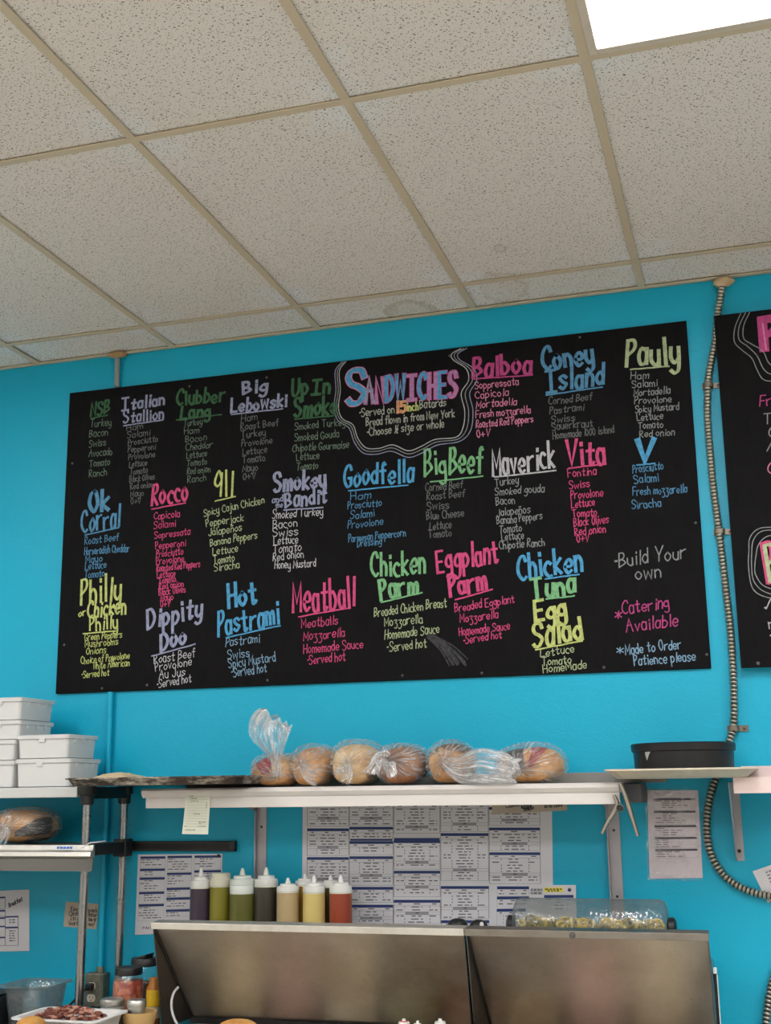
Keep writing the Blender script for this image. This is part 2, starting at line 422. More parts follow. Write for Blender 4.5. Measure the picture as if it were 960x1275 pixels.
# ================================================================== the room
XL, XR, YF = -5.2, 3.2, -7.6
struct(MB().box(XL - .1, XR + .1, 0, .1, 0, H + .1), 'wall_back', WALL)
struct(MB().box(XL - .1, XL, YF, 0, 0, H + .1), 'wall_left', WALLB)
struct(MB().box(XR, XR + .1, YF, 0, 0, H + .1), 'wall_right', WALLB)
wf = MB()
for (a, b_, c_, d_) in ((XL - .1, XR + .1, 0, .6), (XL - .1, XR + .1, 2.75, H + .1), (XL - .1, XL + .5, .6, 2.75), (XR - .5, XR + .1, .6, 2.75), (-1.15, -.85, .6, 2.75)): wf.box(a, b_, YF - .1, YF, c_, d_)
struct(wf, 'wall_front', WALLB)
for k, (a, b_) in enumerate(((XL + .5, -1.15), (-.85, XR - .5))):  # unseen windows, added to let in sky light and brighten the ceiling
    fr = MB()
    for (u0, u1, w0, w1) in ((a, b_, .6, .66), (a, b_, 2.69, 2.75), (a, a + .06, .66, 2.69), (b_ - .06, b_, .66, 2.69), ((a + b_) / 2 - .03, (a + b_) / 2 + .03, .66, 2.69)): fr.box(u0, u1, YF - .08, YF - .02, w0, w1)
    struct(fr, 'window_%d' % (k + 1), M('window_frame', (180, 180, 182), .4, .6))
def m_floor():
    t = NT('quarry_floor_tile')
    b = t.N('ShaderNodeTexBrick', {'Vector': t.co(), 'Color1': (*lin((214, 206, 194)), 1), 'Color2': (*lin((204, 196, 184)), 1), 'Mortar': (*lin((170, 162, 150)), 1), 'Scale': 1.0,
        'Mortar Size': .006, 'Brick Width': .2, 'Row Height': .2}); b.offset = 0
    t.set(Base_Color=b.outputs[0], Roughness=.5); return t.m
struct(MB().box(XL - .1, XR + .1, YF - .1, .1, -.1, 0), 'floor', m_floor())
# ceiling: tiles lying on a grid of T-bars; the troffers take the place of some tiles
GX0 = -2.1125; YO, LY = 0.2386, 1.232
TILE = m_tile()
xs = [GX0 + i * T for i in range(-6, 10)]; xs = [x for x in xs if XL + .02 < x < XR - .02]
ys = [-YO - j * LY for j in range(0, 7)]; ys = [y for y in ys if y > YF + .02]
ex = [XL] + xs + [XR]; ey = [0.0] + ys + [YF]
LIGHTS = {(3, 1), (-2, 1), (3, 3), (0, 3), (-4, 3), (6, 3), (6, 1), (1, 5)}       # (column from GX0, row)
til = MB(); lights = []
for i in range(len(ex) - 1):
    for j in range(len(ey) - 1):
        c = round((ex[i] - GX0) / T); 
        if (c, j - 1 if j else -1) in LIGHTS and j: lights.append((ex[i], ex[i + 1], ey[j + 1], ey[j])); continue
        dz = random.uniform(.006, .010); tl = random.uniform(-.0025, .0025)
        x0, x1, y0, y1 = ex[i] + .002, ex[i + 1] - .002, ey[j + 1] + .002, ey[j] - .002
        b = [(x0, y0, H + dz + tl), (x1, y0, H + dz), (x1, y1, H + dz - tl), (x0, y1, H + dz)]
        til.hexa(b, [(p[0], p[1], H + .03) for p in b])
struct(til, 'ceiling', TILE)
struct(MB().box(XL - .1, XR + .1, YF - .1, .1, H + .1, H + .2), 'ceiling', WALLB)
gr = MB()
for x in xs: gr.box(x - .0125, x + .0125, YF, 0, H, H + .004)
for y in ys: gr.box(XL, XR, y - .0125, y + .0125, H - .0004, H + .0036)
struct(gr, 'trim_1', TBAR, bevel=.001)
wa = MB(); wa.box(XL, XR, -.022, 0, H - .001, H + .003); wa.box(XL, XR, -.003, 0, H - .001, H + .02)
struct(wa, 'trim_2', TBAR)
# fluorescent troffers
t = NT('light_diffuser'); t.n.remove(t.b)
em = t.N('ShaderNodeEmission', {'Color': (1, .992, .975, 1), 'Strength': LIGHT}); t.l.new(em.outputs[0], t.n['Material Output'].inputs[0]); DIFF = t.m
FRAMEM = M('troffer_frame', (206, 194, 180), .45)
for (x0, x1, y0, y1) in lights:
    vis = abs(x0 - (GX0 + 3 * T)) < .01 and y1 > -2
    L = thing('ceiling_light', ((x0 + x1) / 2, (y0 + y1) / 2, H), 'bright white ceiling light panel in the grid at top right' if vis else 'fluorescent ceiling light panel out of view behind the camera', 'light')
    if not vis: L['group'] = 'ceiling lights over the shop'
    f = MB(); a, b = .012, .034
    for (u0, u1, v0, v1) in ((x0 + a, x0 + b, y0 + a, y1 - a), (x1 - b, x1 - a, y0 + a, y1 - a), (x0 + b, x1 - b, y0 + a, y0 + b), (x0 + b, x1 - b, y1 - b, y1 - a)):
        f.box(u0, u1, v0, v1, H - .003, H + .02)
    build(f, 'frame', FRAMEM, L, bevel=.002)
    build(MB().box(x0 + b, x1 - b, y0 + b, y1 - b, H + .006, H + .009), 'diffuser', DIFF, L)
    build(MB().box(x0 + a, x1 - a, y0 + a, y1 - a, H + .02, H + .09), 'housing', WHITEM, L)

# ================================================================== menu boards
BY = -.012
def wallfn(Y):
    return lambda x, z, e=0.0: Vector((x, Y - e, z))
def wpx(px, py, Y=BY):
    p = at(px, py, Y); return p.x, p.z
def hh(px, py, h, Y=BY): return (at(px, py - h, Y) - at(px, py, Y)).z
CH = dict(blue=(92, 178, 232), pink=(236, 92, 150), mag=(206, 84, 150), green=(140, 205, 150), dgreen=(72, 118, 84), lav=(168, 174, 208), yel=(214, 224, 138), pgreen=(196, 212, 168),
          white=(214, 214, 222), grey=(160, 165, 168), ggrey=(120, 140, 126), lblue=(150, 190, 222), blue2=(98, 160, 205), lilac=(200, 146, 200), orange=(238, 176, 130), ink=(190, 196, 186), lpink=(240, 150, 190), dgrey=(122, 126, 128))  # dgrey, ggrey: dimmer light on the upper rows put into the chalk colour
def chalk(c, cover=.85): return m_chalk('chalk_' + c, CH[c], cover)
BLK = at(88, 490), at(857, 401), at(884, 832), at(72, 865)
board = thing('menu_board', at(480, 850, BY / 2), 'large black chalkboard of handwritten sandwich names and fillings on the teal wall', 'menu board')
bx0, bx1, bz0, bz1 = -2.568, -.139, 1.9945, 3.2008
def m_edge(): return M('board_edge', (120, 118, 116), .8)
b = MB(); b.mat(BOARD); b.box(bx0, bx1, BY, -.001, bz0, bz1)
build(b, 'panel', BOARD, board, bevel=.0012)
Wt = wallfn(BY - .0004)
def title(parts, color, label):
    """parts: (text, x0,y0,x1,y1,h, weight) in photograph pixels of the wall plane; text None = underline"""
    mb = MB(); mb.mat(chalk(color)); pen = Pen(mb)
    for p in parts:
        x0, z0 = wpx(p[1], p[2]); x1, z1 = wpx(p[3], p[4])
        if p[0] is None:
            n = 9; pts = [Vector((x0 + (x1 - x0) * i / n, z0 + (z1 - z0) * i / n + random.uniform(-1, 1) * .0008)) for i in range(n + 1)]
            pen.stroke(pts, .0052, Wt)
        else:
            h = hh(p[1], p[2], p[5]); wgt = p[6] if len(p) > 6 else .23
            adv = math.hypot(x1 - x0, z1 - z0) / max(1, len(p[0]))
            pen.text(p[0], x0, z0, x1, z1, h, min(h * wgt, adv * .33), Wt, nib=True, jit=.8)
    return build(mb, 'sandwich_title', None, board)
def lst(lines, color, h=8, w=.0029, name='filling_list'):
    """lines: (text, x0, y0, width px, slope)"""
    mb = MB(); mb.mat(chalk(color)); pen = Pen(mb)
    for (tx, px, py, wd, sl) in lines:
        x0, z0 = wpx(px, py); x1, z1 = wpx(px + wd, py - wd * sl)
        pen.text(tx, x0, z0, x1, z1, hh(px, py, h), w, Wt, jit=.8)
    return build(mb, name, None, board)
def col(names, widths, xa, ya, xb, yb, sl=.1, ysl=None):
    n = len(names); out = []
    for i, (t_, w_) in enumerate(zip(names, widths)):
        k = i / max(1, n - 1); y = ysl[i] if ysl else ya + (yb - ya) * k
        out.append((t_, xa + (xb - xa) * k + random.uniform(-.8, .8), y, w_, sl))
    return out
U = None
title([('NSB', 113, 518, 136, 514, 15), (U, 113, 521, 134, 517)], 'dgreen', '')
lst(col('Turkey,Bacon,Swiss,Avocado,Tomato,Ranch'.split(','), [26, 23, 21, 29, 25, 22], 112, 532, 110.5, 594), 'ggrey', 9)
title([('Italian', 152, 511, 205, 504, 14), ('Stallion', 154, 527, 204, 521, 14), (U, 154, 530, 203, 523)], 'lav', '')
lst(col('Ham,Salami,Prosciutto,Pepperoni,Provolone,Lettuce,Tomato,Black Olives,Red onion,Mayo,O+V'.split(','), [20, 28, 37, 34, 33, 22, 22, 31, 28, 16, 12], 158, 536, 163, 628, .12), 'dgrey', 7.5, .0028)
title([('Clubber', 220, 505, 280, 500, 17), ('Lang', 225, 522, 262, 518, 15), (U, 220, 523, 276, 516)], 'dgreen', '')
lst(col('Turkey,Ham,Bacon,Cheddar,Lettuce,Tomato,Red onion,Ranch'.split(','), [23, 18, 26, 33, 25, 25, 29, 23], 229, 531, 234, 601, .12), 'ggrey', 8, .0027)
title([('Big', 303, 490, 333, 487, 15), ('Lebowski', 288, 514, 357, 506, 16), (U, 288, 516, 352, 509)], 'lav', '')
lst(col('Ham,Roast Beef,Turkey,Provolone,Lettuce,Tomato,Mayo,O+V'.split(','), [20, 47, 30, 38, 30, 28, 19, 16], 300, 525, 303, 598, .12), 'dgrey', 8.5)
title([('Up', 364, 493, 384, 491, 19, .2), ('In', 388, 491, 411, 489, 18, .2), ('Smoke', 367, 519, 420, 514, 22), (U, 367, 522, 421, 517)], 'dgreen', '')
lst([('Smoked Turkey', 367, 535.5, 63, .1), ('Smoked Gouda', 367, 549.5, 55, .1), ('Chipotle Gourmaise', 364, 562.5, 70, .07), ('Lettuce', 369.5, 573.5, 28, .1), ('Tomato', 369, 586, 27, .1)], 'ggrey', 9)
# the heading in its cloud
mb = MB(); pen = Pen(mb); B_, P_, L_ = chalk('blue'), chalk('mag'), chalk('lilac')
for (tx, a, m_) in (('S', (434, 503, 456, 501, 40), (B_,)), ('ANDWICHES', (455, 502, 569, 493, 30), (chalk('lav'), L_, B_, B_, L_, B_, L_, B_, L_))):
    x0, z0 = wpx(*a[:2]); x1, z1 = wpx(*a[2:4]); h = hh(a[0], a[1], a[4])
    mb.mat(P_); random.seed(3); pen.text(tx, x0, z0, x1, z1, h, h * (.19 if tx != 'S' else .21), Wt, nib=True, jit=.3, mats=[P_ if tx != 'S' else chalk('lpink')])
    pen.lift = .0002; random.seed(3); pen.text(tx, x0, z0, x1, z1, h, h * (.14 if tx != 'S' else .155), Wt, nib=True, jit=.3, mats=m_); pen.lift = 0
build(mb, 'main_heading', None, board)
random.seed(11)
mb = MB(); pen = Pen(mb)
def tx(mb, pen, text, a, c, w=.0034, nib=False, wt=None):
    mb.mat(chalk(c)); x0, z0 = wpx(*a[:2]); x1, z1 = wpx(*a[2:4]); h = hh(a[0], a[1], a[4])
    pen.text(text, x0, z0, x1, z1, h, w if wt is None else h * wt, Wt, nib=nib, jit=.6)
tx(mb, pen, '•Served on', (447, 519, 491, 514, 10), 'ink'); tx(mb, pen, '15', (494, 514, 506, 512.5, 13), 'orange', nib=True, wt=.28); tx(mb, pen, 'inch', (506.5, 512, 521, 510.5, 10), 'yel', wt=.16, nib=True)
tx(mb, pen, 'Batards', (523, 509, 555, 505, 10), 'ink')
tx(mb, pen, 'Bread flown in from New York', (456, 530.5, 566, 519, 10), 'ink'); tx(mb, pen, '•Choose ½ size or whole', (457, 543, 553, 532, 10), 'ink')
build(mb, 'serving_note', None, board)
cl = [(380, 65), (352, 110), (356, 190), (348, 265), (364, 312), (410, 340), (430, 395), (465, 437), (520, 440), (580, 425), (645, 450), (700, 432), (760, 402), (850, 392), (880, 350), (887, 280), (872, 205), (903, 150), (893, 100), (838, 62), (832, 36), (870, 5)]
mb = MB(); mb.mat(chalk('grey')); pen = Pen(mb)
cen = Vector((640, 220))
for k, cn in ((0, 'white'), (9, 'grey'), (19, 'lav')):
    mb.mat(chalk(cn)); pts = []
    for i, (x, y) in enumerate(cl):
        d = (Vector((x, y)) - cen).normalized(); q = Vector((x, y)) + Vector((d.x * (k if x < 640 or y > 380 else k * 1.9), d.y * k * (1.5 if y > 300 else .0)))
        if y < 40: q.y = y
        px_, py_ = 320 + q.x / 3.429, 430 + q.y / 3.429
        px_, py_ = px_, max(py_, at and 431.5 + (1 - (px_ - 400) / 200) * 22 if py_ < 450 else py_)
        pts.append(Vector(wpx(px_, py_)))
    pen.stroke(catmull(pts, 7), .003, Wt)
build(mb, 'cloud_outline', None, board)
title([('Balboa', 589, 470, 662, 464, 25), (U, 590, 472, 663, 467)], 'mag', '')
lst(col('Soppressata,Capicola,Mortadella,Fresh mozzarella,Roasted Red Peppers,O+V'.split(','), [54, 41, 50, 68, 71, 16], 591, 484.5, 594, 545, .1), 'lpink', 9, .0029)
title([('Coney', 676, 460, 740, 452, 27), ('Island', 681, 488, 752, 477, 25), (U, 680, 492, 750, 482)], 'blue2', '')
lst(col('Corned Beef,Pastrami,Swiss,Sauerkraut,Homemade 1000 island'.split(','), [54, 42, 29, 50, 76], 683, 504, 689, 547, .11, [504, 515.5, 527, 536, 547]), 'dgrey', 9)
title([('Pauly', 780, 455.5, 847, 452, 31), (U, 785, 460, 833, 456)], 'pgreen', '')
lst(col('Ham,Salami,Mortadella,Provolone,Spicy Mustard,Lettuce,Tomato,Red onion'.split(','), [22, 31, 45, 46, 54, 32, 31, 43], 786, 472.5, 796, 544.5, .07), 'grey', 8.5)
title([('Ok', 111, 638, 136, 634, 26), ('Corral', 102, 664, 149, 655, 27), (U, 106, 666, 148, 657)], 'blue2', '')
lst([('Roast Beef', 105.5, 678, 42, .12), ('Horseradish Cheddar', 105, 691, 56, .08), ('Mayo', 107, 701, 20, .1), ('Lettuce', 106, 709.5, 26, .1), ('Tomato', 105, 720, 25, .1)], 'blue2', 9)
title([('Rocco', 189, 629, 234, 622, 24), (U, 189, 634, 231, 626)], 'pink', '')
lst(col('Capicola,Salami,Sopressata,Pepperoni,Prosciutto,Provolone,Roasted Red Peppers,Lettuce,Tomato,Red onion,Black Olives,Mayo,O+V'.split(','), [32, 27, 44, 37, 33, 34, 54, 22, 21, 30, 33, 16, 12], 191, 647, 200, 756, .12,
        [647, 658.5, 671, 684, 694, 703, 712, 720, 727, 734, 741.5, 748.5, 756.5]), 'pink', 8.5)
title([('911', 267, 620, 290, 617, 30, .2), (U, 268, 624, 293, 618)], 'yel', '')
lst([('Spicy Cajun Chicken', 254, 643, 75, .22), ('Pepperjack', 257, 656, 46, .17), ('Jalapeños', 260, 667, 41, .15), ('Banana Peppers', 262, 680, 58, .17), ('Lettuce', 265, 691, 31, .13), ('Tomato', 266, 702, 26, .13), ('Siracha', 267, 711.5, 31, .15)], 'pgreen', 9)
title([('Philly', 101, 754.5, 151, 746, 30), ('or', 98, 768, 107, 766, 8, .2), ('Chicken', 109, 768.5, 157, 764, 20), ('Philly', 112, 785.5, 147, 782.6, 17), (U, 103.6, 789, 144, 785.5)], 'yel', '')
lst([('Green Peppers', 105.6, 797.5, 46, .08), ('Mushrooms', 106, 806, 41, .08), ('Onions', 107, 815, 25, .08), ('Choice of Provolone', 101, 827, 60, .12), ('or', 138, 825, 6, .1), ('White American', 116, 833, 45, .09), ('•Served hot', 101.6, 844, 34, .09)], 'yel', 8.5)
title([('Dippity', 184, 784, 252, 767, 24), ('Doo', 200.6, 811, 232, 800, 22), (U, 189, 817, 243, 802)], 'lav', '')
lst([('Roast Beef', 192, 826, 51, .16), ('Provolone', 193.6, 835.7, 45, .16), ('Au Jus', 198, 845, 32, .12), ('•Served hot', 195, 857, 43, .19)], 'white', 10.5)
title([('Smokey', 342, 613, 406, 605, 21), ('and', 339, 626, 353, 624, 7, .2), ('the', 343, 633, 352, 631, 7, .2), ('Bandit', 355.6, 632, 407, 625, 18), (U, 353.5, 635, 402, 632)], 'lav', '')
lst([('Smoked Turkey', 339, 646, 63, .07), ('Bacon', 340, 658, 30, .09), ('Swiss', 340, 668.5, 31, .09), ('Lettuce', 341, 678.5, 30, .1), ('Tomato', 340, 689, 35, .1), ('Red onion', 340, 698, 38, .1), ('Honey Mustard', 342, 708.5, 51, .06)], 'white', 10)
title([('Goodfella', 429, 606, 515, 599, 26), (U, 434, 611, 508, 604)], 'blue', '')
lst([('Ham', 436.6, 622.5, 25, .1), ('Prosciutto', 433, 634, 42, .1), ('Salami', 436, 646, 30, .1), ('Provolone', 433, 658, 44, .1), ('Parmesan Peppercorn', 434, 675, 71, .11), ('Dressing', 445, 681, 30, .12)], 'blue2', 9)
title([('Big', 529, 593, 556, 590, 30), ('Beef', 560, 590, 601, 588, 32, .2), (U, 536, 600, 601, 593)], 'green', '')
lst([('Corned Beef', 530, 612, 46, .1), ('Roast Beef', 531.5, 623, 47, .1), ('Swiss', 532, 635.6, 27, .1), ('Blue Cheese', 531.5, 647, 46, .09), ('Lettuce', 535, 660, 27, .1), ('Tomato', 534, 670, 28, .1)], 'dgrey', 9.5)
title([('Maverick', 614, 592, 691, 582, 31, .19), (U, 616, 594, 692, 586)], 'white', '')
lst([('Turkey', 616.5, 605, 29, .1), ('Smoked gouda', 616.5, 617, 61, .08), ('Bacon', 618, 629, 23, .1), ('Jalapeños', 619, 643, 41, .12), ('Banana Peppers', 619, 653, 56, .12), ('Tomato', 621.6, 663.6, 28, .1), ('Lettuce', 625, 673, 27, .1), ('Chipotle Ranch', 622, 684, 56, .08)], 'grey', 9.5)
title([('Vita', 706, 581, 754, 575.6, 31), (U, 708, 583, 752, 578)], 'pink', '')
lst(col('Fontina,Swiss,Provolone,Lettuce,Tomato,Black Olives,Red onion,O+V'.split(','), [35, 25, 40, 29, 30, 43, 38, 15], 707, 594.5, 718, 676, .11, [594.5, 609, 622, 632.6, 644.7, 655.7, 667, 676]), 'pink', 10)
title([('V', 793, 575.6, 815, 574, 28, .26), (U, 793, 579, 815, 577)], 'blue', '')
lst([('Prosciutto', 788, 589, 38, .12), ('Salami', 790, 602, 30, .1), ('Fresh mozzarella', 788, 617, 67, .06), ('Siracha', 787, 634, 36, .1)], 'blue2', 10)
title([('Hot', 285, 757, 320, 749, 28, .2), ('Pastrami', 272, 791, 348, 776, 28), (U, 281.6, 794, 349, 779)], 'blue', '')
lst([('Pastrami', 281, 805, 42, .13), ('Swiss', 283.6, 820.6, 27, .13), ('Spicy Mustard', 285, 832, 58, .15), ('•Served hot', 288, 843, 44, .15)], 'lblue', 11)
title([('Meatball', 365, 764, 442, 755, 36), (U, 372, 768, 435, 757)], 'pink', '')
lst([('Meatballs', 375.5, 782, 45, .1), ('Mozzarella', 378, 797.5, 51, .1), ('Homemade Sauce', 378, 814, 74, .1), ('•Served hot', 382, 827, 48, .09)], 'pink', 11)
title([('Chicken', 463, 719, 530, 714, 28), ('Parm', 474.6, 746, 521, 739, 24), (U, 474.6, 750, 525.6, 738)], 'green', '')
lst([('Breaded Chicken Breast', 466, 768, 90, .14), ('Mozzarella', 479, 780, 47, .1), ('Homemade Sauce', 479, 796, 68, .12), ('•Served hot', 482, 812, 49, .13)], 'pgreen', 11)
title([('Eggplant', 545, 712, 621, 700, 29), ('Parm', 561, 742, 607, 733, 25), (U, 567, 747, 613, 734)], 'pink', '')
lst([('Breaded Eggplant', 566.5, 762, 74, .16), ('Mozzarella', 573, 775, 47, .12), ('Homemade Sauce', 572, 792, 63, .14), ('•Served hot', 576.7, 802, 48, .16)], 'pink', 10)
title([('Chicken', 646, 722, 726, 710, 29, .2), (U, 679, 721, 721, 715)], 'blue', '')
title([('Tuna', 663, 745, 717, 737, 26, .2), (U, 680, 746, 715, 742)], 'green', '')
title([('Egg', 667, 774, 706, 767, 26), ('Salad', 665, 806, 726, 794, 29), (U, 667, 809, 725, 798)], 'yel', '')
lst([('Lettuce', 673, 818, 42, .14), ('Tomato', 675, 829, 36, .1), ('HomeMade', 676.5, 838, 54, .12)], 'pgreen', 10)
lst([('•', 764, 703, 4, 0)], 'grey', 8, .0042, 'order_note')
lst([('Build Your', 771, 706, 83, .135), ('own', 792, 722, 31, .1)], 'grey', 17, .004, 'order_note')
lst([('Catering', 775, 765, 58, .14), ('*', 765.5, 773, 8, 0), ('Available', 780, 787, 64, .13)], 'mag', 15, .004, 'order_note')
lst([('*', 768, 816, 8, 0), ('Made to Order', 779, 815, 69, .11), ('Patience please', 790, 829, 76, .09)], 'lblue', 12, .0034, 'order_note')
for (px, py) in ((90, 577), (80, 803), (127, 857), (183, 853), (332, 470), (722, 420), (866, 651), (752, 831), (501, 841), (333, 847), (600, 838), (236, 481), (560, 443), (880, 815)):
    p = at(px, py, BY); sc_ = MB(); sc_.lathe([(.0001, -.0028), (.0042, -.002), (.0048, 0)], 10)
    for v in sc_.v: x, y, z = v; v.x, v.y, v.z = p.x + x, BY + z - .0002, p.z + y
    build(sc_, 'screw', M('screw_metal', (92, 92, 92), .5, .6), board)
# wiped smear of chalk
mb = MB(); mb.mat(m_chalk('chalk_smear', (120, 120, 126), .32)); pen = Pen(mb, .00001)
for k in range(9):
    x0, z0 = wpx(531 + k * 1.3 + random.uniform(-2, 2), 791 + random.uniform(-1, 4)); x1, z1 = wpx(563 + k * 2.2 + random.uniform(-4, 4), 833 - k * 1.1 + random.uniform(-4, 2))
    pen.stroke(catmull([(x0, z0), ((x0 + x1) / 2 + .008, (z0 + z1) / 2 + .004), (x1, z1)], 6), random.uniform(.004, .009), Wt)
build(mb, 'wiped_smear', None, board)

# second board, standing off the wall over the flexible conduit
B2 = -.04
board2 = thing('menu_board', at(950, 820, B2), 'second black chalkboard cut off by the right edge of the photo, behind the metal conduit', 'menu board')
p0, p1 = at(890, 393, B2), at(921.5, 832, B2)
xb = (p0.x + p1.x) / 2
b = MB(); b.mat(BOARD); b.box(xb, xb + 2.43, B2, B2 + .006, p1.z, p0.z); build(b, 'panel', BOARD, board2, bevel=.0012)
sb = MB()
for zz in (p1.z + .12, p0.z - .12): sb.box(xb + .12, xb + 2.3, B2 + .006, -.0005, zz - .02, zz + .02)
build(sb, 'standoff_batten', BLACKM, board2)
Wt = wallfn(B2 - .0004); _w = wpx
def wpx(px, py, Y=B2):
    p = at(px, py, Y); return p.x, p.z
board_main = board; board = board2
mb = MB(); mb.mat(chalk('grey')); pen = Pen(mb)
Z4 = lambda x, y: Vector(wpx(860 + x / 3.45, 330 + y / 3.45))
for pts in ([(215, 208), (190, 270), (188, 330), (220, 365), (262, 400), (285, 450), (310, 490), (350, 498), (400, 480)], [(235, 206), (208, 265), (208, 320), (245, 350), (285, 390), (312, 445), (345, 468), (400, 455)], [(253, 204), (228, 260), (228, 315), (262, 340), (310, 370), (335, 420), (370, 440), (410, 430)]):
    pen.stroke(catmull([Z4(*p) for p in pts], 7), .003, Wt)
for pts in ([(400, 1128), (300, 1130), (255, 1170), (250, 1230), (248, 1290)], [(400, 1140), (310, 1142), (270, 1180), (262, 1240), (262, 1300)], [(400, 1160), (330, 1165), (292, 1200), (280, 1250), (275, 1310)]):
    q = [Z4(*p) for p in pts]
    k = {248: 0, 262: 1, 275: 2}[pts[-1][0]]
    low = [[(935, 727), (942, 738), (956, 744), (975, 747)], [(938, 722), (946, 733), (958, 739), (975, 742)], [(942, 718), (949, 728), (960, 733), (975, 735)]][k]
    if k == 0: build(mb, 'cloud_outline', None, board2); mb = MB(); mb.mat(chalk('grey')); pen = Pen(mb)
    pen.stroke(catmull(q + [Vector(wpx(*p)) for p in low], 7), .003, Wt)
build(mb, 'cloud_outline', None, board2)
mb = MB(); pen = Pen(mb); mb.mat(chalk('mag'))
pen.text('P', *wpx(951.5, 434), *wpx(972, 432), hh(952, 434, 36, B2), .03, Wt, nib=True, jit=0)
mb.mat(chalk('lpink')); pen.stroke([Vector(wpx(*p)) for p in ((949.5, 402), (954, 435))], .005, Wt)
build(mb, 'board_title', None, board2)
mb = MB(); pen = Pen(mb); mb.mat(chalk('pink')); pen.text('B', *wpx(957, 725), *wpx(972, 722), hh(957, 725, 48, B2), .016, Wt, nib=True, jit=0)
mb.mat(chalk('pgreen')); pen.lift = .0002; pen.text('B', *wpx(959, 724), *wpx(974, 721), hh(957, 724, 45, B2), .012, Wt, nib=True, jit=0)
build(mb, 'board_title', None, board2)
for ls, c_ in (([('Fr', 946, 506, 14, .1)], 'mag'), ([('T', 951, 528, 9, .1), ('C', 958, 545, 7, .1), ('/', 955, 562, 8, .1), ("'", 959, 575, 3, 0)], 'grey'), ([('C', 956, 590, 8, .1)], 'lpink'), ([('/', 954, 758, 8, 0), ('•', 951, 764, 3, 0), ('r', 958, 783, 6, .1), ('•', 958, 798, 3, 0)], 'white')):
    for l_ in ls: lst([l_], c_, 13, .0035)
mb = MB(); p = at(944, 826, B2)
mb.lathe([(.0001, -.003), (.005, -.002), (.006, 0)], 10)
for v in mb.v: x, y, z = v; v.x, v.y, v.z = p.x + x, B2 + z - .0002, p.z + y
build(mb, 'screw', M('screw_metal'), board2)
board = board_main

# ================================================================== conduits
def tilt(mb):  return mb
def band(px, py, r, lbl, par):
    p = at(px, py, -.014)
    mb = MB(); mb.box(p.x - .02, p.x + .045, -.004, -.0005, p.z - .009, p.z + .009)
    pts = [(p.x + (r + .003) * math.cos(a), -.016 - (r + .002) * math.sin(a), p.z) for a in [math.pi * k / 8 for k in range(-1, 10)]]
    rr = [[(x, y, p.z - .008), (x, y, p.z + .008)] for x, y, _ in pts]
    mb.loft(rr, closed=False)
    o = build(mb, 'strap', M('galvanised_strap', (128, 120, 108), .45, .8, var=.2), par, solid=.002)
    sm = MB(); sm.lathe([(.0001, .004), (.005, .003), (.006, 0)], 10)
    for v in sm.v: x, y, z = v; v.x, v.y, v.z = p.x + .034 + x, -.004 - z, p.z + y
    build(sm, 'screw', M('screw_metal'), o); return o
flex_px = [(901, 345), (897, 370), (893.5, 393), (890.5, 425), (884.5, 455), (881.5, 480), (881, 520), (884, 560), (887.5, 600), (892.5, 640), (896, 668), (900.5, 705), (905, 745), (909.5, 785), (912.5, 830), (914, 870), (913, 905), (905.5, 930), (894, 962), (886, 985), (881, 1010), (880.5, 1040), (886, 1065), (899, 1087), (917, 1102), (938, 1111), (962, 1116), (985, 1117)]
cpts = catmull([at(px, py, -.016) for px, py in flex_px], 26)
# resample evenly and swell each turn of the armour
seg = [0.0]
for i in range(1, len(cpts)): seg.append(seg[-1] + (cpts[i] - cpts[i - 1]).length)
step = .0125 / 6; n = int(seg[-1] / step); P2 = []; j = 0
for i in range(n):
    s_ = i * step
    while seg[j + 1] < s_: j += 1
    P2.append(cpts[j].lerp(cpts[j + 1], (s_ - seg[j]) / (seg[j + 1] - seg[j])))
prof = [.66, .9, 1.0, 1.0, .9, .66]
cond = thing('flexible_conduit', P2[-1], 'ribbed metal flexible conduit snaking down the wall between the two chalkboards', 'conduit')
GRV = M('conduit_groove', (70, 62, 52), .6, .5)
build(MB().mat(CONDUIT).tube(P2, .0135, 12, rib=lambda i: prof[i % 6], groove=GRV), 'armour', CONDUIT, cond, smooth=60)
for px, py in ((881.5, 480), (896, 662), (913.5, 907)): band(px, py, .0135, '', cond)
def blob(name, P, r, mat, parent=None, sz=.5, seed=1):
    mb = MB(); rnd = random.Random(seed); rings = []
    for j in range(9):
        a = math.pi * j / 8
        rings.append([(P.x + r * math.sin(a) * math.cos(b) * rnd.uniform(.8, 1.15), P.y + r * .6 * math.sin(a) * math.sin(b) * rnd.uniform(.85, 1.1), P.z + r * sz * math.cos(a) * rnd.uniform(.8, 1.1)) for b in [2 * math.pi * k / 14 for k in range(14)]])
    mb.loft(rings); return build(mb, name, mat, parent, smooth=80)
FOAM = M('rusty_foam', (196, 172, 138), .8, var=.25, vs=50, bump=.5, bs=90)
blob('foam_collar', at(900.5, 351, -.017), .035, FOAM, cond, .55, 4)
P2b = catmull([at(px, py, -.016) for px, py in ((975, 1195), (964, 1215), (958, 1240), (955, 1262), (953, 1285), (952, 1330))], 40)
c2 = thing('flexible_conduit', P2b[-1], 'short piece of ribbed conduit at the lower right corner of the photo', 'conduit')
seg = [0.0]
for i in range(1, len(P2b)): seg.append(seg[-1] + (P2b[i] - P2b[i - 1]).length)
n = int(seg[-1] / step); Q = []; j = 0
for i in range(n):
    s_ = i * step
    while seg[j + 1] < s_: j += 1
    Q.append(P2b[j].lerp(P2b[j + 1], (s_ - seg[j]) / (seg[j + 1] - seg[j])))
build(MB().mat(CONDUIT).tube(Q, .0135, 12, rib=lambda i: prof[i % 6], groove=GRV), 'armour', CONDUIT, c2, smooth=60)
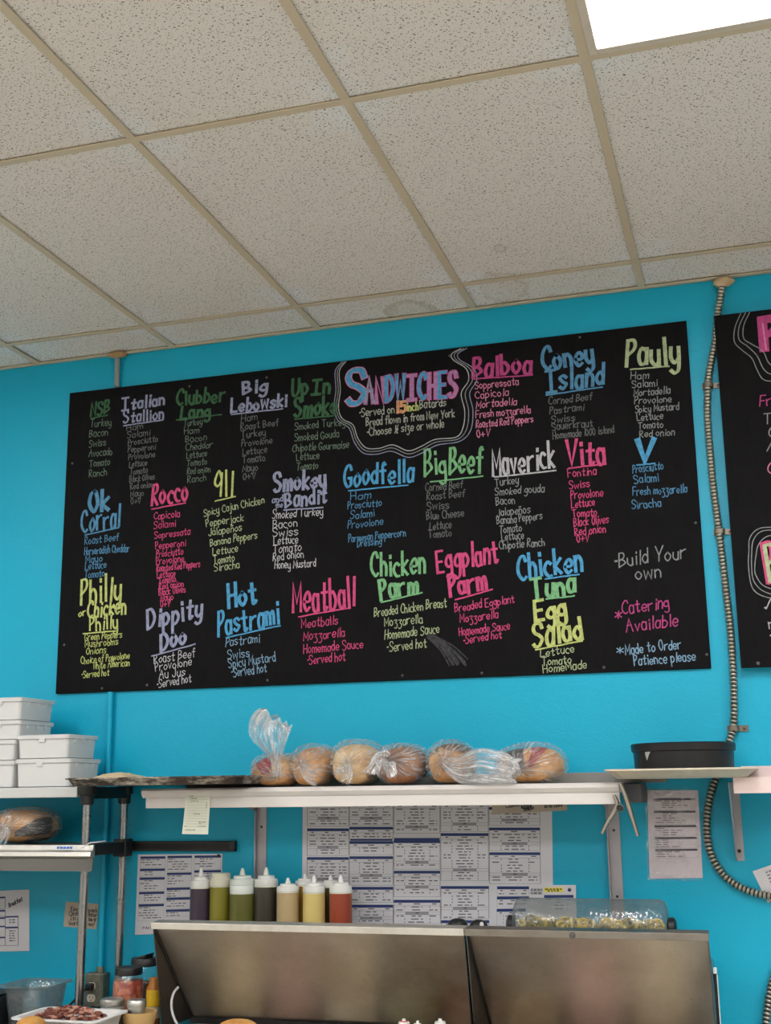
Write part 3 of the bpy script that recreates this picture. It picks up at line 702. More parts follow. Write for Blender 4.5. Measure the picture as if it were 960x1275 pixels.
# rigid conduit, painted with the wall, running behind the board to the outlet box
xc = at(138, 865, -.016).x; zt = H; ztop = at(147, 440, -.016)
rc = thing('rigid_conduit', (xc, -.016, 1.0), 'thin straight teal painted conduit running from ceiling down behind the left end of the chalkboard', 'conduit')
xtop = ztop.x
build(MB().tube([(xc, -.0175, z) for z in (1.0, 1.5, 1.993)] , .0105, 14), 'lower_pipe', WALL, rc, smooth=60)
GP = M('grey_painted_pipe', (140, 150, 150), .5, var=.1)
build(MB().tube([(xtop, -.0175, 3.203), (xtop, -.0175, H)], .0105, 14), 'upper_pipe', GP, rc, smooth=60)
build(MB().tube([(xc, -.0175, 1.29), (xc, -.0175, 1.325)], .0135, 14), 'coupling', WALL, rc, smooth=60)
blob('rusty_escutcheon', Vector((xtop, -.019, H - .006)), .042, M('rusty_plate', (176, 142, 98), .8, var=.3, vs=60, bump=.4), rc, .3, 9)

# ================================================================== wall papers
def page(name, label, cat, corners, Y, rows, mat=PAPER, group=None, grid=None, extra=None, sleeve=False, org=None):
    """corners: photograph pixels (tl, tr, br, bl) of a sheet in the plane Y; rows print in the sheet's own 0..1 frame, v measured down"""
    C4 = [at(px, py, Y) for px, py in corners]
    def fn(u, v, e=0.0):
        p = (C4[0] * (1 - u) + C4[1] * u) * (1 - v) + (C4[3] * (1 - u) + C4[2] * u) * v
        return p + Vector((0, -.0006 - e, 0))
    o = thing(name, (C4[2] + C4[3]) / 2, label, cat, group)
    n = 10; mb = MB()
    vs = [fn(i / n, j / n, -.0006) for j in range(n + 1) for i in range(n + 1)]
    mb.add(vs, [(j * (n + 1) + i, j * (n + 1) + i + 1, (j + 1) * (n + 1) + i + 1, (j + 1) * (n + 1) + i) for j in range(n) for i in range(n)])
    build(mb, 'sheet', mat, o, solid=.0005)
    if rows:
        mb = MB()
        for (m_, u0, u1, v0, v1, e) in rows:
            mb.mat(m_); mb.add([fn(u0, v0, e), fn(u1, v0, e), fn(u1, v1, e), fn(u0, v1, e)], [(0, 1, 2, 3)])
        build(mb, 'printed_table', None, o)
    return o, fn
def words(u0, u1, v, h, rows, w=.018, m_=None, e=.0002, fill=.82):
    """one line of tiny print: short dashes like illegible words"""
    u = u0
    while u < u1 - .004:
        l = random.uniform(.5, 1.6) * w
        rows.append((m_ or INK, u, min(u + l, u1), v, v + h, e)); u += l + w * .35
def table(u0, u1, v0, v1, rh, rows, hd=True, dark=NAVY, uw=1.0, style=0):
    W_ = u1 - u0; bar = rh * .95; ln = .0016
    rows.append((dark, u0, u1, v0, v0 + bar, .0001)); v = v0 + bar
    for a in (u0, u1 - .0016 * uw): rows.append((INK, a, a + .0016 * uw, v0, v1, .00015))
    rows.append((INK, u0, u1, v1, v1 + ln, .00015))
    if style == 0:
        for (a, b) in ((.1, .18), (.43, .57), (.82, .92)): words(u0 + W_ * a, u0 + W_ * b, v + rh * .25, rh * .3, rows, W_ * .12)
        v += rh; rows.append((INK, u0, u1, v, v + ln, .00015))
    k = 0; nrow = int((v1 - v) / rh); top = random.choice((2, 3)) if nrow > 3 else 99
    while v + rh * .8 < v1:
        if style == 0 and nrow - k == top:
            rows.append((GREYBAR, u0 + W_ * .25, u0 + W_ * .75, v, v + rh * .9, .0001)); rows.append((INK, u0, u1, v, v + ln, .00015)); rows.append((INK, u0, u1, v + rh * .9, v + rh * .9 + ln, .00015))
            words(u0 + W_ * .47, u0 + W_ * .54, v + rh * .25, rh * .3, rows, W_ * .1)
        else:
            c = random.uniform(.1, .2)
            if style == 0:
                words(u0 + W_ * (.5 - c), u0 + W_ * (.5 + c), v + rh * .25, rh * .3, rows, W_ * .12)
                if random.random() < .4: words(u0 + W_ * .06, u0 + W_ * .22, v + rh * .25, rh * .3, rows, W_ * .1); words(u0 + W_ * .76, u0 + W_ * .94, v + rh * .25, rh * .3, rows, W_ * .1)
                else: rows.append((INK, u0 + W_ * .23, u0 + W_ * .245, v + rh * .2, v + rh * .7, .0002)); rows.append((INK, u0 + W_ * .77, u0 + W_ * .785, v + rh * .2, v + rh * .7, .0002))
            else:
                a = random.choice((.03, .03, .2)); words(u0 + W_ * a, u0 + W_ * min(.95, a + random.uniform(.25, .75)), v + rh * .25, rh * .3, rows, W_ * .14)
        v += rh; k += 1
random.seed(21)
# the big recipe chart behind the shelf
rows = []
def PX(x): return (x - 377) / (687 - 377)
def PY(y): return (y - 1000) / 156
cols_ = [(383, 437.5, [(999, 1029), (1032, 1066), (1068, 1104), (1107, 1150)]), (438, 494, [(999, 1028), (1030, 1045), (1048, 1065), (1067, 1103), (1105, 1124), (1127, 1153)]),
         (494.5, 552.5, [(999, 1038), (1047, 1083), (1085, 1117), (1121, 1150)]), (553, 611.5, [(999, 1036), (1038, 1097), (1104, 1144), (1146, 1153)]), (612, 673, [(1005, 1028), (1031, 1060), (1062, 1101)])]
for (xa, xb_, tb) in cols_:
    for (ya, yb) in tb: table(PX(xa), PX(xb_), PY(ya), PY(yb), PY(1003.7) - PY(1000), rows)
rows.append((NAVY, PX(495), PX(552), PY(1044), PY(1047), .0001)); rows.append((NAVY, PX(439), PX(493), PY(1045.4), PY(1047.6), .0001))
chart, fn = page('recipe_chart', 'large laminated recipe chart of blue-barred tables on the wall under the bread shelf', 'chart', [(377, 985), (687, 983), (689, 1153), (376, 1156)], -.003, None)
C4 = [at(*p, -.003) for p in ((377, 1000), (687, 1000), (689, 1156), (376, 1156))]
def fnc(u, v, e=0.0):
    p = (C4[0] * (1 - u) + C4[1] * u) * (1 - v) + (C4[3] * (1 - u) + C4[2] * u) * v; return p + Vector((0, -.0006 - e, 0))
mb = MB()
for (m_, u0, u1, v0, v1, e) in rows: mb.mat(m_); mb.add([fnc(u0, v0, e), fnc(u1, v0, e), fnc(u1, v1, e), fnc(u0, v1, e)], [(0, 1, 2, 3)])
build(mb, 'printed_table', None, chart)
# small sheet overlapping it
rows = []
for (a, b, c, d) in ((.05, .44, .03, .25), (.05, .44, .27, .52), (.05, .4, .56, .95), (.62, .97, .24, .6)): table(a, b, c, d, .075, rows)
rows += [(M('yellow_highlight', (236, 226, 70), .7), .62, .85, .06, .17, .0001)]; words(.63, .84, .085, .03, rows, .03, e=.0003); words(.66, .8, .125, .03, rows, .03, e=.0003)
for (a, b, v) in ((.46, .6, .08), (.46, .6, .16)): rows.append((INK, a, b, v, v + .006, .0002)); rows.append((INK, a, b, v + .06, v + .066, .0002)); words(a, b, v + .02, .03, rows, .03)
pg, fn = page('recipe_sheet', 'white recipe sheet with a yellow highlight, overlapping the lower right of the chart', 'paper', [(614, 1102), (717, 1102), (718, 1153), (613, 1155)], -.006, rows)
mb = MB(); p = at(709, 1108, -.008); mb.lathe([(.001, 0), (.006, .001), (.0055, .003), (.0001, .004)], 12)
for v in mb.v: x, y, z = v; v.x, v.y, v.z = p.x + x, -.0066 - z, p.z + y
build(mb, 'pin', M('navy_pin', (44, 50, 84), .4), pg)
# left sheet of paninis
rows = []
for (a, b, tb) in ((.03, .33, [(.025, .17), (.18, .28), (.29, .46), (.47, .62), (.625, .83)]), (.355, .645, [(.02, .225), (.235, .415), (.425, .545), (.55, .69), (.70, .79)]), (.675, .985, [(.02, .2), (.21, .42), (.43, .6)])):
    for (c, d) in tb: table(a, b, c, d, .032, rows, style=1)
pg, fn = page('recipe_sheet', 'white recipe sheet of three blue-barred columns below the black knife strip, behind the squeeze bottles', 'paper', [(172, 1064), (277, 1063), (276, 1160), (168, 1164)], -.003, rows)
mb = MB(); mb.mat(INK); pen = Pen(mb); pen.text('PANINI', .09, .935, .29, .935, .03, .006, lambda u, v, e=0: fn(u, 2 * .935 - v, e), jit=.1); build(mb, 'lettering', None, pg)
mb = MB(); p = at(272, 1065.5, -.005); mb.lathe([(.001, 0), (.006, .001), (.0055, .003), (.0001, .004)], 12)
for v in mb.v: x, y, z = v; v.x, v.y, v.z = p.x + x, -.0036 - z, p.z + y
build(mb, 'pin', BLACKP, pg)
# far left sheet
rows = []
for (a, b, c, d) in ((.0, .72, .1, .3), (.0, .72, .32, .42), (.0, .72, .44, .9)): 
    for v in ([c] if c < .3 else [c]): rows.append((NAVY, a, b, v, v + .028, .0001)); rows.append((INK, b, b + .006, c, d, .0001)); rows.append((INK, a, b, d, d + .006, .0001))
for v in (.5, .58, .68, .76): words(.3, .66, v, .014, rows, .05)
rows += [(NAVY, .72, .87, .425, .45, .0001), (NAVY, .72, .87, .6, .628, .0001), (INK, .87, .876, .425, .91, .0001), (INK, .72, .87, .905, .911, .0001), (NAVY, 0, .72, .58, .605, .0002), (NAVY, 0, .72, .76, .785, .0002)]
for v in (.48, .52, .66, .7, .74, .78, .82): words(.77, .84, v, .016, rows, .03)
pg, fn = page('recipe_sheet', 'white sheet with a slanted word in its margin, cut off at the lower left edge', 'paper', [(-70, 1112), (36.5, 1107.5), (36.5, 1184), (-70, 1186)], -.003, rows)
mb = MB(); mb.mat(INK); pen = Pen(mb)
pen.text('Breakfast', .763, .29, .913, .16, .055, .011, lambda u, v, e=0: fn(u, .45 - v, e), jit=.1) if False else pen.text('Breakfast', *at(11.5, 1130, -.0036).xz, *at(28, 1121.5, -.0036).xz, .0155, .0032, wallfn(-.0041), jit=.1)
build(mb, 'lettering', None, pg)
# right sheet in a plastic sleeve
rows = []
DK = M('dark_print', (52, 44, 62), .7); PINK = M('pink_stain', (214, 150, 168), .6, var=.1, vs=60)
for (c, d) in ((.09, .225), (.235, .39), (.40, .525), (.535, .66), (.67, .77)): table(.12, .93, c, d, .025, rows, dark=DK, style=1)
pg, fn = page('recipe_sheet', 'wrinkled pink-stained recipe sheet in a clear sleeve, left of the lower conduit bend', 'paper', [(806, 984), (869, 984), (875, 1093), (809, 1094)], -.003, rows, mat=M('pink_tinged_paper', (214, 204, 212), .6, var=.12, vs=40))
mb = MB()
Cs = [at(*p, -.006) for p in ((803, 981), (870, 983), (876, 1097), (806, 1096))]; n = 9; vs = []
for j in range(n + 1):
    for i in range(n + 1):
        u, v = i / n, j / n; p = (Cs[0] * (1 - u) + Cs[1] * u) * (1 - v) + (Cs[3] * (1 - u) + Cs[2] * u) * v; vs.append(p + Vector((0, random.uniform(-.002, .001), 0)))
mb.add(vs, [(j * (n + 1) + i, j * (n + 1) + i + 1, (j + 1) * (n + 1) + i + 1, (j + 1) * (n + 1) + i) for j in range(n) for i in range(n)])
build(mb, 'clear_sleeve', SLEEVE, pg, smooth=60)
# right edge tilted paper
rows = []
for k in range(8): rows.append((INK, .25, .97, .12 + .1 * k, .125 + .1 * k, .0001)); words(.27, .9, .15 + .1 * k, .03, rows, .06)
page('recipe_sheet', 'tilted white ruled sheet on the wall beside the conduit at the right edge', 'paper', [(937, 1085), (988, 1067), (1000, 1105), (956, 1124)], -.003, rows)
# handwritten notes
def note(label, corners, Y, lines, rgb, ruled=False, hpx=5, w=.0022):
    pg, fn = page('handwritten_note', label, 'note', corners, Y, [], mat=M('note_paper_' + str(rgb[0]), rgb, .7, var=.05))
    mb = MB(); mb.mat(M('marker_ink', (30, 28, 34), .6)); pen = Pen(mb)
    for (t_, a, b, c, d) in lines: pen.text(t_, *at(a, b, Y - .001).xz, *at(c, d, Y - .001).xz, hh(a, b, hpx, Y), w, wallfn(Y - .0012), jit=.8)
    build(mb, 'lettering', None, pg); return pg
random.seed(5)
note('small handwritten note on the wall behind the left steel post', [(82, 1122.5), (123, 1125.5), (120, 1157), (79, 1153.5)], -.003,
     [('King', 88, 1134, 96.5, 1134.5), ('Clean &', 86, 1139.5, 103, 1140), ('Its as', 87.5, 1145.5, 100, 1146), ('board', 86, 1151.5, 97, 1152), ('brunch', 110, 1135.5, 120.5, 1136), ('Butter', 110, 1141, 120.5, 1141.5), ('the gr', 110, 1147, 120, 1147), ('now', 110, 1153, 117, 1153)], (176, 166, 150))
note('handwritten note tucked under the right end of the bread shelf', [(612, 990), (705, 990), (706.5, 1009), (613, 1014)], -.007,
     [('One pt', 625, 1001, 645, 1000), ('N. cheese', 648, 1003, 672, 1001), ('Classic', 630, 1006, 647, 1003.5), ('lettuce', 649, 1006.8, 662, 1005), ('tomato', 652, 1010, 664.5, 1007.5), ('10/30 Store', 678, 1006, 700, 1004.5)], (190, 176, 160))

# ================================================================== wall shelf with bread
SZ, SY0, SY1 = 1.634, -.31, -.006                   # shelf top, front, back
sx0, sx1 = X_(178, 985, SY0), X_(771, 985, SY0)
sh = thing('shelf', ((sx0 + sx1) / 2, -.15, 1.57), 'long white wall shelf carrying bagged bread above the recipe chart', 'shelf')
mb = MB()
prof2 = [(SY1, SZ), (SY0 - .004, SZ), (SY0 - .012, SZ - .006), (SY0 - .012, SZ - .014), (SY0 - .004, SZ - .026), (SY0, SZ - .03), (SY1, SZ - .03)]
mb.loft([[(sx0, y, z) for y, z in prof2], [(sx1, y, z) for y, z in prof2]]); build(mb, 'shelf_board', WHITEM, sh)
build(MB().box(sx0 + .012, sx1, SY0, SY0 + .018, SZ - .064, SZ - .03), 'front_apron', WHITEM, sh, bevel=.0015)
build(MB().box(sx0 + .02, sx1 + .12, -.02, -.003, SZ - .001, SZ + .034), 'rear_upstand', M('grey_enamel', (138, 134, 130), .45), sh, bevel=.0015)
def bracket(px0, px1, py0, zbot, name='bracket', par=sh, mat=None, depth=.27):
    xa = X_(px0, py0, -.012); xb = X_(px1, py0, -.012); zt = SZ - .031
    b = MB(); b.box(xa, xb, -.006, -.0005, zbot, zt); b.box(xa, xa + .004, -.022, -.0005, zbot, zt)
    prof = [(-.006, zt), (-depth, zt), (-depth, zt - .012), (-.006, zt - .05)]
    b.hexa([(xa, y, z) for y, z in prof], [(xa + .004, y, z) for y, z in prof])
    o = build(b, name, mat or M('grey_bracket', (170, 166, 170), .45, .4, var=.1), par, bevel=.0008)
    hb = MB()
    for k in (.22, .6, .9):
        z = zt - (zt - zbot) * k; hb.lathe([(.0045, 0), (.0045, .001)], 10)
        for v in hb.v[-20:]: x, y, zz = v; v.x, v.y, v.z = (xa + xb) / 2 + .001 + x, -.0062 - zz, z + y
    build(hb, 'bolt_holes', BLACKM, o); return o
bracket(318, 331, 1030, 1.13); bracket(757, 773, 1060, 1.06)
b = MB(); b.box(sx1, sx1 + .055, SY0 + .12, SY0 + .3, SZ - .062, SZ - .004); build(b, 'end_bracket', M('dark_grey_metal', (84, 86, 92), .5, .5), sh, bevel=.002)
# right-hand shelf
rx0 = X_(913, 975, SY0); sh2 = thing('shelf', (rx0 + .5, -.15, 1.57), 'white wall shelf at the right edge, its end under the light pan', 'shelf')
zr = Z_(913, 968, SY0)
PW = M('pinkish_enamel', (228, 208, 206), .4, var=.05, vs=8)
mb = MB(); prof2 = [(SY1, zr), (SY0, zr), (SY0, zr - .046), (SY0 + .015, zr - .046), (SY0 + .015, zr - .012), (SY1, zr - .012)]
mb.loft([[(rx0, y, z) for y, z in prof2], [(rx0 + 1.4, y, z) for y, z in prof2]]); build(mb, 'shelf_board', PW, sh2, bevel=.001)
build(MB().box(rx0 + .02, rx0 + 1.4, -.02, -.003, zr - .001, zr + .036), 'rear_upstand', PW, sh2, bevel=.001)
xa, xb2 = X_(913.5, 1030, -.012), X_(924, 1030, -.012)
b = MB(); zb = Z_(918, 1072, -.01); b.box(xa, xb2, -.006, -.0005, zb, zr - .013)
pr = [(-.006, zr - .013), (-.27, zr - .013), (-.27, zr - .025), (-.03, zb + .01), (-.006, zb)]
b.hexa([(xa, y, z) for y, z in pr], [(xa + .004, y, z) for y, z in pr])
o = build(b, 'bracket', M('grey_bracket'), sh2, bevel=.0008)
hb = MB(); hb.lathe([(.006, 0), (.006, .001)], 12)
for v in hb.v: x, y, z = v; v.x, v.y, v.z = xb2 - .014 + x, -.0062 - z, zb + .03 + y
build(hb, 'bolt_holes', BLACKM, o)

# ------------------------------------------------------------------ bread in bags
def superring(cx, z0, Y, w, h, n, p=2.4, flat=.0, fx=None, seed=0):
    out = []
    for k in range(n):
        a = 2 * math.pi * k / n; c, s_ = math.cos(a), math.sin(a)
        x = abs(c) ** (2 / p) * math.copysign(1, c) * w / 2; z = abs(s_) ** (2 / p) * math.copysign(1, s_) * h / 2
        f = fx(a) if fx else 1.0
        zz = max(z * f, -h / 2)
        out.append((cx + x * f, Y, z0 + h / 2 + zz))
    return out
def loaf_bag(px0, px1, ptop, Yf, depth, bread, label, gather=(.5, .45), tail=None, seed=1, patch=None, zb=SZ, cat='bread', film=None, pbot=None):
    rnd = random.Random(seed); film = film or FILM
    mid = (px0 + px1) / 2; x0, x1 = X_(px0, 955, Yf), X_(px1, 955, Yf); zt = Z_(mid, ptop, Yf + depth * .35)
    w, h = x1 - x0, zt - zb; cx = (x0 + x1) / 2; yc = Yf + depth / 2
    o = thing('bagged_bread_loaf', (cx, yc, zb), label, cat, 'bagged loaves')
    n = 56
    def sec(k, grow):   # k -1..1 along the loaf
        r = max(0, 1 - abs(k) ** 3.2) ** .5; r = .25 + .75 * r if abs(k) < .999 else .25
        return r * grow
    mb = MB(); rings = []
    lump = [rnd.uniform(0, 6.28) for _ in range(4)]
    for i in range(13):
        k = -1 + 2 * i / 12; r = sec(k, .9)
        fx = lambda a, i=i: r * (1 + .04 * math.sin(2 * a + lump[0] + i * .3) + .025 * math.sin(5 * a + lump[1] + i * .6))
        ring = superring(cx, zb + .004, yc + k * depth * .44, w, h * .96, n, 2.3, fx=fx)
        rings.append(ring)
    # slide every ring down so that the loaf lies on the shelf
    rr = []
    for ring in rings:
        dz = min(p[2] for p in ring) - (zb + .004 + (0 if len(rr) not in (0, 12) else h * .1)); rr.append([(x, y, z - dz * .8) for x, y, z in ring])
    mb.loft(rr); build(mb, 'loaf', bread, o, smooth=70)
    for patch_ in (patch if isinstance(patch, list) else [patch] if patch else []):
        pm = MB(); a0, a1, mt, k0, k1 = patch_; rs = []
        for i in range(k0, k1):
            ring = rr[i]; seg_ = []
            for q in range(int(n * a0), int(n * a1)):
                x, y, z = ring[q % n]; d = Vector((x - cx, 0, z - zb - h / 2)).normalized() * .002; jag = rnd.uniform(-.004, .004)
                seg_.append((x + d.x, y + jag * .3 - (.004 if i == k0 else 0), z + d.z))
            rs.append(seg_)
        pm.loft(rs, closed=False); build(pm, 'printed_label', mt, o, smooth=60)
    # bag: body shell, pleated front drawn to the gather
    gx, gz = cx + (gather[0] - .5) * w, zb + gather[1] * h
    mb = MB(); rings = []; ph = [rnd.uniform(0, 6.28) for _ in range(6)]; npl = 15
    def pleat(a): return .5 * math.sin(npl * a + ph[0] + 1.2 * math.sin(3 * a + ph[1])) + .35 * math.sin(23 * a + ph[2]) + .2 * math.sin(37 * a + ph[3])
    for i in range(15):
        t_ = i / 14      # 0 back, 1 front rim
        k = 1 - 2 * t_ * .93; r = sec(k, 1.0) if i else .25
        fx = lambda a: (r + .0) * (1 + .018 * pleat(a + t_ * .7) + .02 * math.sin(3 * a + 4 * t_ + ph[4]))
        rings.append([(x, y, max(z, zb + .0015)) for x, y, z in superring(cx, zb + .001, yc + k * depth * .47, w * 1.03, h * 1.02, n * 2, 2.3, fx=fx)])
    last = rings[-1]; yf = yc - depth * .47
    for s_ in (.8, .6, .42, .27, .15, .07, .04):
        ring = []
        for q, (x, y, z) in enumerate(last):
            a = 2 * math.pi * q / len(last); f = s_ * (1 + .10 * pleat(a) * (1 - s_))
            yy = yf - depth * .05 * (1 - s_) ** 1.3 - .011 * pleat(a) * (s_ * (1 - s_) * 4) + .0
            ring.append((gx + (x - gx) * f, yy, max(zb + .0015, gz + (z - gz) * f)))
        rings.append(ring)
    mb.loft(rings, caps=(True, False)); NR = len(rings)
    pl = [(3.2 * math.cos(2 * math.pi * q / (2 * n)) + seed, 3.2 * math.sin(2 * math.pi * q / (2 * n)), j * .055 if j < 15 else .8 + (j - 14) * .09) for j in range(NR) for q in range(2 * n)]
    build(mb, 'plastic_bag', film, o, smooth=75, pleat=pl)
    # tail of the bag beyond the knot
    yt = yf - depth * .055
    if tail:
        pts, rad, flat_ = tail
        cen = catmull([Vector((gx, yt, gz))] + [Vector((X_(a, b, yt - .01), yt - .01 - .01 * (i % 2), max(zb + .012, Z_(a, b, yt - .01)))) for i, (a, b) in enumerate(pts)], 5)
        mb = MB(); rings = []; K = len(cen)
        for i, c in enumerate(cen):
            t_ = i / (K - 1); d = (cen[min(i + 1, K - 1)] - cen[max(0, i - 1)]).normalized(); sd = Vector((0, -1, 0)).cross(d).normalized(); R0 = rad(t_)
            ring = []
            for q in range(48):
                a = 2 * math.pi * q / 48; f = 1 + .16 * math.sin(7 * a + ph[1] + 2 * t_) + .1 * math.sin(13 * a + ph[2] - 3 * t_)
                p = c + sd * (R0 * f * math.cos(a)) + Vector((0, 1, 0)) * (R0 * flat_ * f * math.sin(a)) + d * (.012 * t_ * math.sin(5 * a + ph[3]))
                p.z = max(p.z, zb + .001); ring.append(tuple(p))
            rings.append(ring)
        mb.loft(rings, caps=(False, False))
        pl = [(3.0 * math.cos(2 * math.pi * q / 48) + seed, 3.0 * math.sin(2 * math.pi * q / 48), j * .07) for j in range(K) for q in range(48)]
        build(mb, 'bag_tail', FILMT, o, smooth=75, pleat=pl)
    return o
TAN = m_bread('tan_crust', (228, 190, 140), (206, 154, 98), (158, 104, 60)); PALE = m_bread('pale_crust', (232, 206, 164), (216, 180, 132), (182, 134, 86))
BRN = m_bread('brown_crust', (178, 128, 88), (150, 100, 66), (110, 68, 44)); SEED = m_bread('seeded_crust', (216, 172, 116), (190, 140, 90), (120, 84, 54), .105)
REDL = M('red_label', (150, 40, 44), .5, var=.4, vs=60); DKL = M('dark_label', (58, 48, 44), .5, var=.5, vs=50); 
YB = -.30
taper = lambda a, b: (lambda t: a + (b - a) * t)
loaf_bag(302, 362, 938, YB, .24, TAN, 'small bagged loaf with a red label, its clear bag standing upright, leftmost on the shelf', (.74, .3),
         tail=([(343, 945), (341, 925), (338, 905), (343, 893)], lambda t: .014 + .052 * min(1, max(0, t - .22) * 2.2) - .022 * max(0, t - .78) * 4.5, .45), seed=3, patch=(.24, .42, REDL, 0, 7))
loaf_bag(351, 404, 927, YB, .26, TAN, 'golden loaf in clear plastic, between the bag with the red label and a paler loaf', (.47, .5), tail=([(385, 966), (394, 968)], taper(.01, .026), .6), seed=5)
loaf_bag(402, 461, 921, YB, .26, PALE, 'pale loaf in a puffy clear bag, third from the left on the white shelf', (.5, .45), tail=([(431, 962), (428, 967)], taper(.01, .03), .6), seed=8)
loaf_bag(458, 521, 926, YB, .24, BRN, 'brown loaf half hidden in crumpled milky plastic at the middle of the white shelf', (.38, .62), tail=([(478, 945), (475, 962)], taper(.012, .05), .5), seed=12, film=FILMT)
loaf_bag(523, 579, 922, YB, .26, SEED, 'dark-topped seeded loaf in plastic, its bag trailing to the right along the white shelf', (.55, .5),
         tail=([(575, 958), (600, 955), (630, 961), (644, 964)], lambda t: .012 + .04 * math.sin(min(1, t * 1.25) * 2.2), .55), seed=17)
loaf_bag(611, 698, 925, YB, .24, TAN, 'loaf with a dark and red printed bag top, rightmost on the bread shelf', (.36, .33),
         tail=([(625, 964), (616, 967)], taper(.01, .02), .6), seed=23, patch=[(.27, .40, DKL, 0, 9), (.17, .26, REDL, 0, 7)])
# clear end of the last bag
# ------------------------------------------------------------------ pans
def pan_rect(name, cx, cy, z, lx, ly, h, flare, mat, label, cat, extra=None):
    o = thing(name, (cx, cy, z), label, cat); mb = MB()
    def rr(hx, hy, zz, r=.03, n=6):
        out = []
        for (sx, sy, a0) in ((1, 1, 0), (-1, 1, 90), (-1, -1, 180), (1, -1, 270)):
            for k in range(n + 1):
                a = math.radians(a0 + 90 * k / n); out.append((cx + sx * (hx - r) + r * math.cos(a), cy + sy * (hy - r) + r * math.sin(a), zz))
        return out
    hx, hy = lx / 2, ly / 2
    mb.loft([rr(hx - flare, hy - flare, z), rr(hx - .006, hy - .006, z + h - .003), rr(hx, hy, z + h - .005), rr(hx, hy, z + h), rr(hx - .008, hy - .008, z + h), rr(hx - flare - .003, hy - flare - .003, z + .003)])
    build(mb, 'pan', mat, o, smooth=50); return o
def m_burnt(name, base, dark, lo, hi):
    t = NT(name); n = t.noise(9, 7, .72, vec=t.co((1, 1, 3))); f = t.ramp(n, [(lo, 0), (hi, 1)])
    t.set(Base_Color=t.mix(f, lin(base), lin(dark)), Metallic=t.math('SUBTRACT', .5, t.math('MULTIPLY', f, .5)), Roughness=.5); return t.m
xl, xr = X_(80, 965, -.44), X_(304, 965, -.44)
lp = pan_rect('sheet_pan', (xl + xr) / 2, -.235, 1.6465, xr - xl, .44, .026, .02, m_burnt('burnt_pan', (196, 188, 174), (44, 31, 25), .38, .52), 'blackened full-size sheet pan bridging the rack and the bread shelf', 'pan')
mb = MB(); random.seed(31); c = at(157, 957, -.2); n = 16; vs = []
for j in range(n + 1):
    for i in range(n + 1):
        u, v = i / n - .5, j / n - .5; r = max(abs(u), abs(v)) * 2
        vs.append((c.x + u * .15 * (1 + random.uniform(-.06, .06)), -.24 + v * .2, 1.651 + .037 * max(0, 1 - r ** 2.2) ** .6 + random.uniform(0, .006) * (1 - r * .7)))
mb.add(vs, [(j * (n + 1) + i, j * (n + 1) + i + 1, (j + 1) * (n + 1) + i + 1, (j + 1) * (n + 1) + i) for j in range(n) for i in range(n)])
tag(mb.build('crumpled_parchment', M('parchment', (206, 186, 152), .8, var=.15, vs=40), solid=.001), 'crumpled tan parchment lying on the blackened sheet pan', 'paper')
rz = max(SZ, zr) + .0005
xl, xr = X_(755, 962, -.3), X_(944, 962, -.3)
rp = pan_rect('sheet_pan', (xl + xr) / 2, -.2, rz, xr - xl, .37, .028, .034, M('cream_pan', (206, 196, 178), .45, .15, var=.15, vs=30), 'cream coloured tray bridging the gap between the two white shelves', 'pan')
ca, cb = X_(785, 945, -.17), X_(920, 945, -.17); cxp = (ca + cb) / 2; R_ = (cb - ca) / 2; zc = rz + .0035; zt_ = Z_(852, 922, -.17 - R_)
cp = thing('round_cake_pan', (cxp, -.19, zc), 'deep round black pan with a rolled rim on the cream tray', 'pan')
R_ = min(R_, .155); hC = Z_(852, 924, -.3) - zc
mb = MB(); mb.lathe([(R_ - .012, 0), (R_ - .006, .004), (R_ - .003, hC - .026), (R_ + .002, hC - .024), (R_ + .004, hC - .004), (R_, hC), (R_ - .006, hC - .002), (R_ - .008, .008), (.0001, .006)], 56, (cxp, -.19, zc))
build(mb, 'pan', M('black_pan', (32, 31, 34), .4, .3, var=.3, vs=20), cp, smooth=40)
mb = MB(); pts = []
for (da, dz) in ((-.0, 0), (.14, .005), (.04, -.03), (.07, -.015)): pass
a0 = math.radians(226)
def cy(a, z): return (cxp + (R_ - .0015) * math.cos(a), -.19 + (R_ - .0015) * math.sin(a), zc + z)
mb.add([cy(a0, hC - .028), cy(a0 + .07, hC - .026), cy(a0 + .15, hC - .026), cy(a0 + .1, hC - .037), cy(a0 + .05, hC - .052), cy(a0 + .02, hC - .04)], [(0, 1, 2, 3, 4, 5)])
build(mb, 'torn_sticker', M('torn_sticker', (176, 176, 174), .7), cp, solid=.0006)

# ------------------------------------------------------------------ ticket and clamp
Yt = SY0 - .006
tk = thing('order_ticket', at(245, 1038, Yt), 'pale green order ticket hanging from the front of the bread shelf', 'paper')
Ct = [at(*p, Yt) for p in ((230.5, 987.5), (262, 986.5), (257, 1039), (225, 1038.5))]
Cm = [at(*p, Yt) for p in ((230, 1008), (261, 1008))]
mb = MB(); rings = [[tuple(Ct[0]), tuple(Ct[1])], [tuple(Cm[0]), tuple(Cm[1])], [tuple(Ct[3] + Vector((0, .01, 0))), tuple(Ct[2] + Vector((0, .012, 0)))]]
mb.loft(rings, closed=False); build(mb, 'slip', M('ticket_paper', (222, 226, 210), .7, var=.03), tk, solid=.0005)
mb = MB(); TI = M('ticket_print', (120, 124, 122), .7)
def ft(u, v, e=0.0):
    if v < .4: p = (Ct[0] * (1 - u) + Ct[1] * u) * (1 - v / .4) + (Cm[0] * (1 - u) + Cm[1] * u) * (v / .4)
    else:
        k = (v - .4) / .6; p = (Cm[0] * (1 - u) + Cm[1] * u) * (1 - k) + (Ct[3] * (1 - u) + Ct[2] * u + Vector((0, .011, 0))) * k
    return p + Vector((0, -.0011 - e, 0))
rows = []
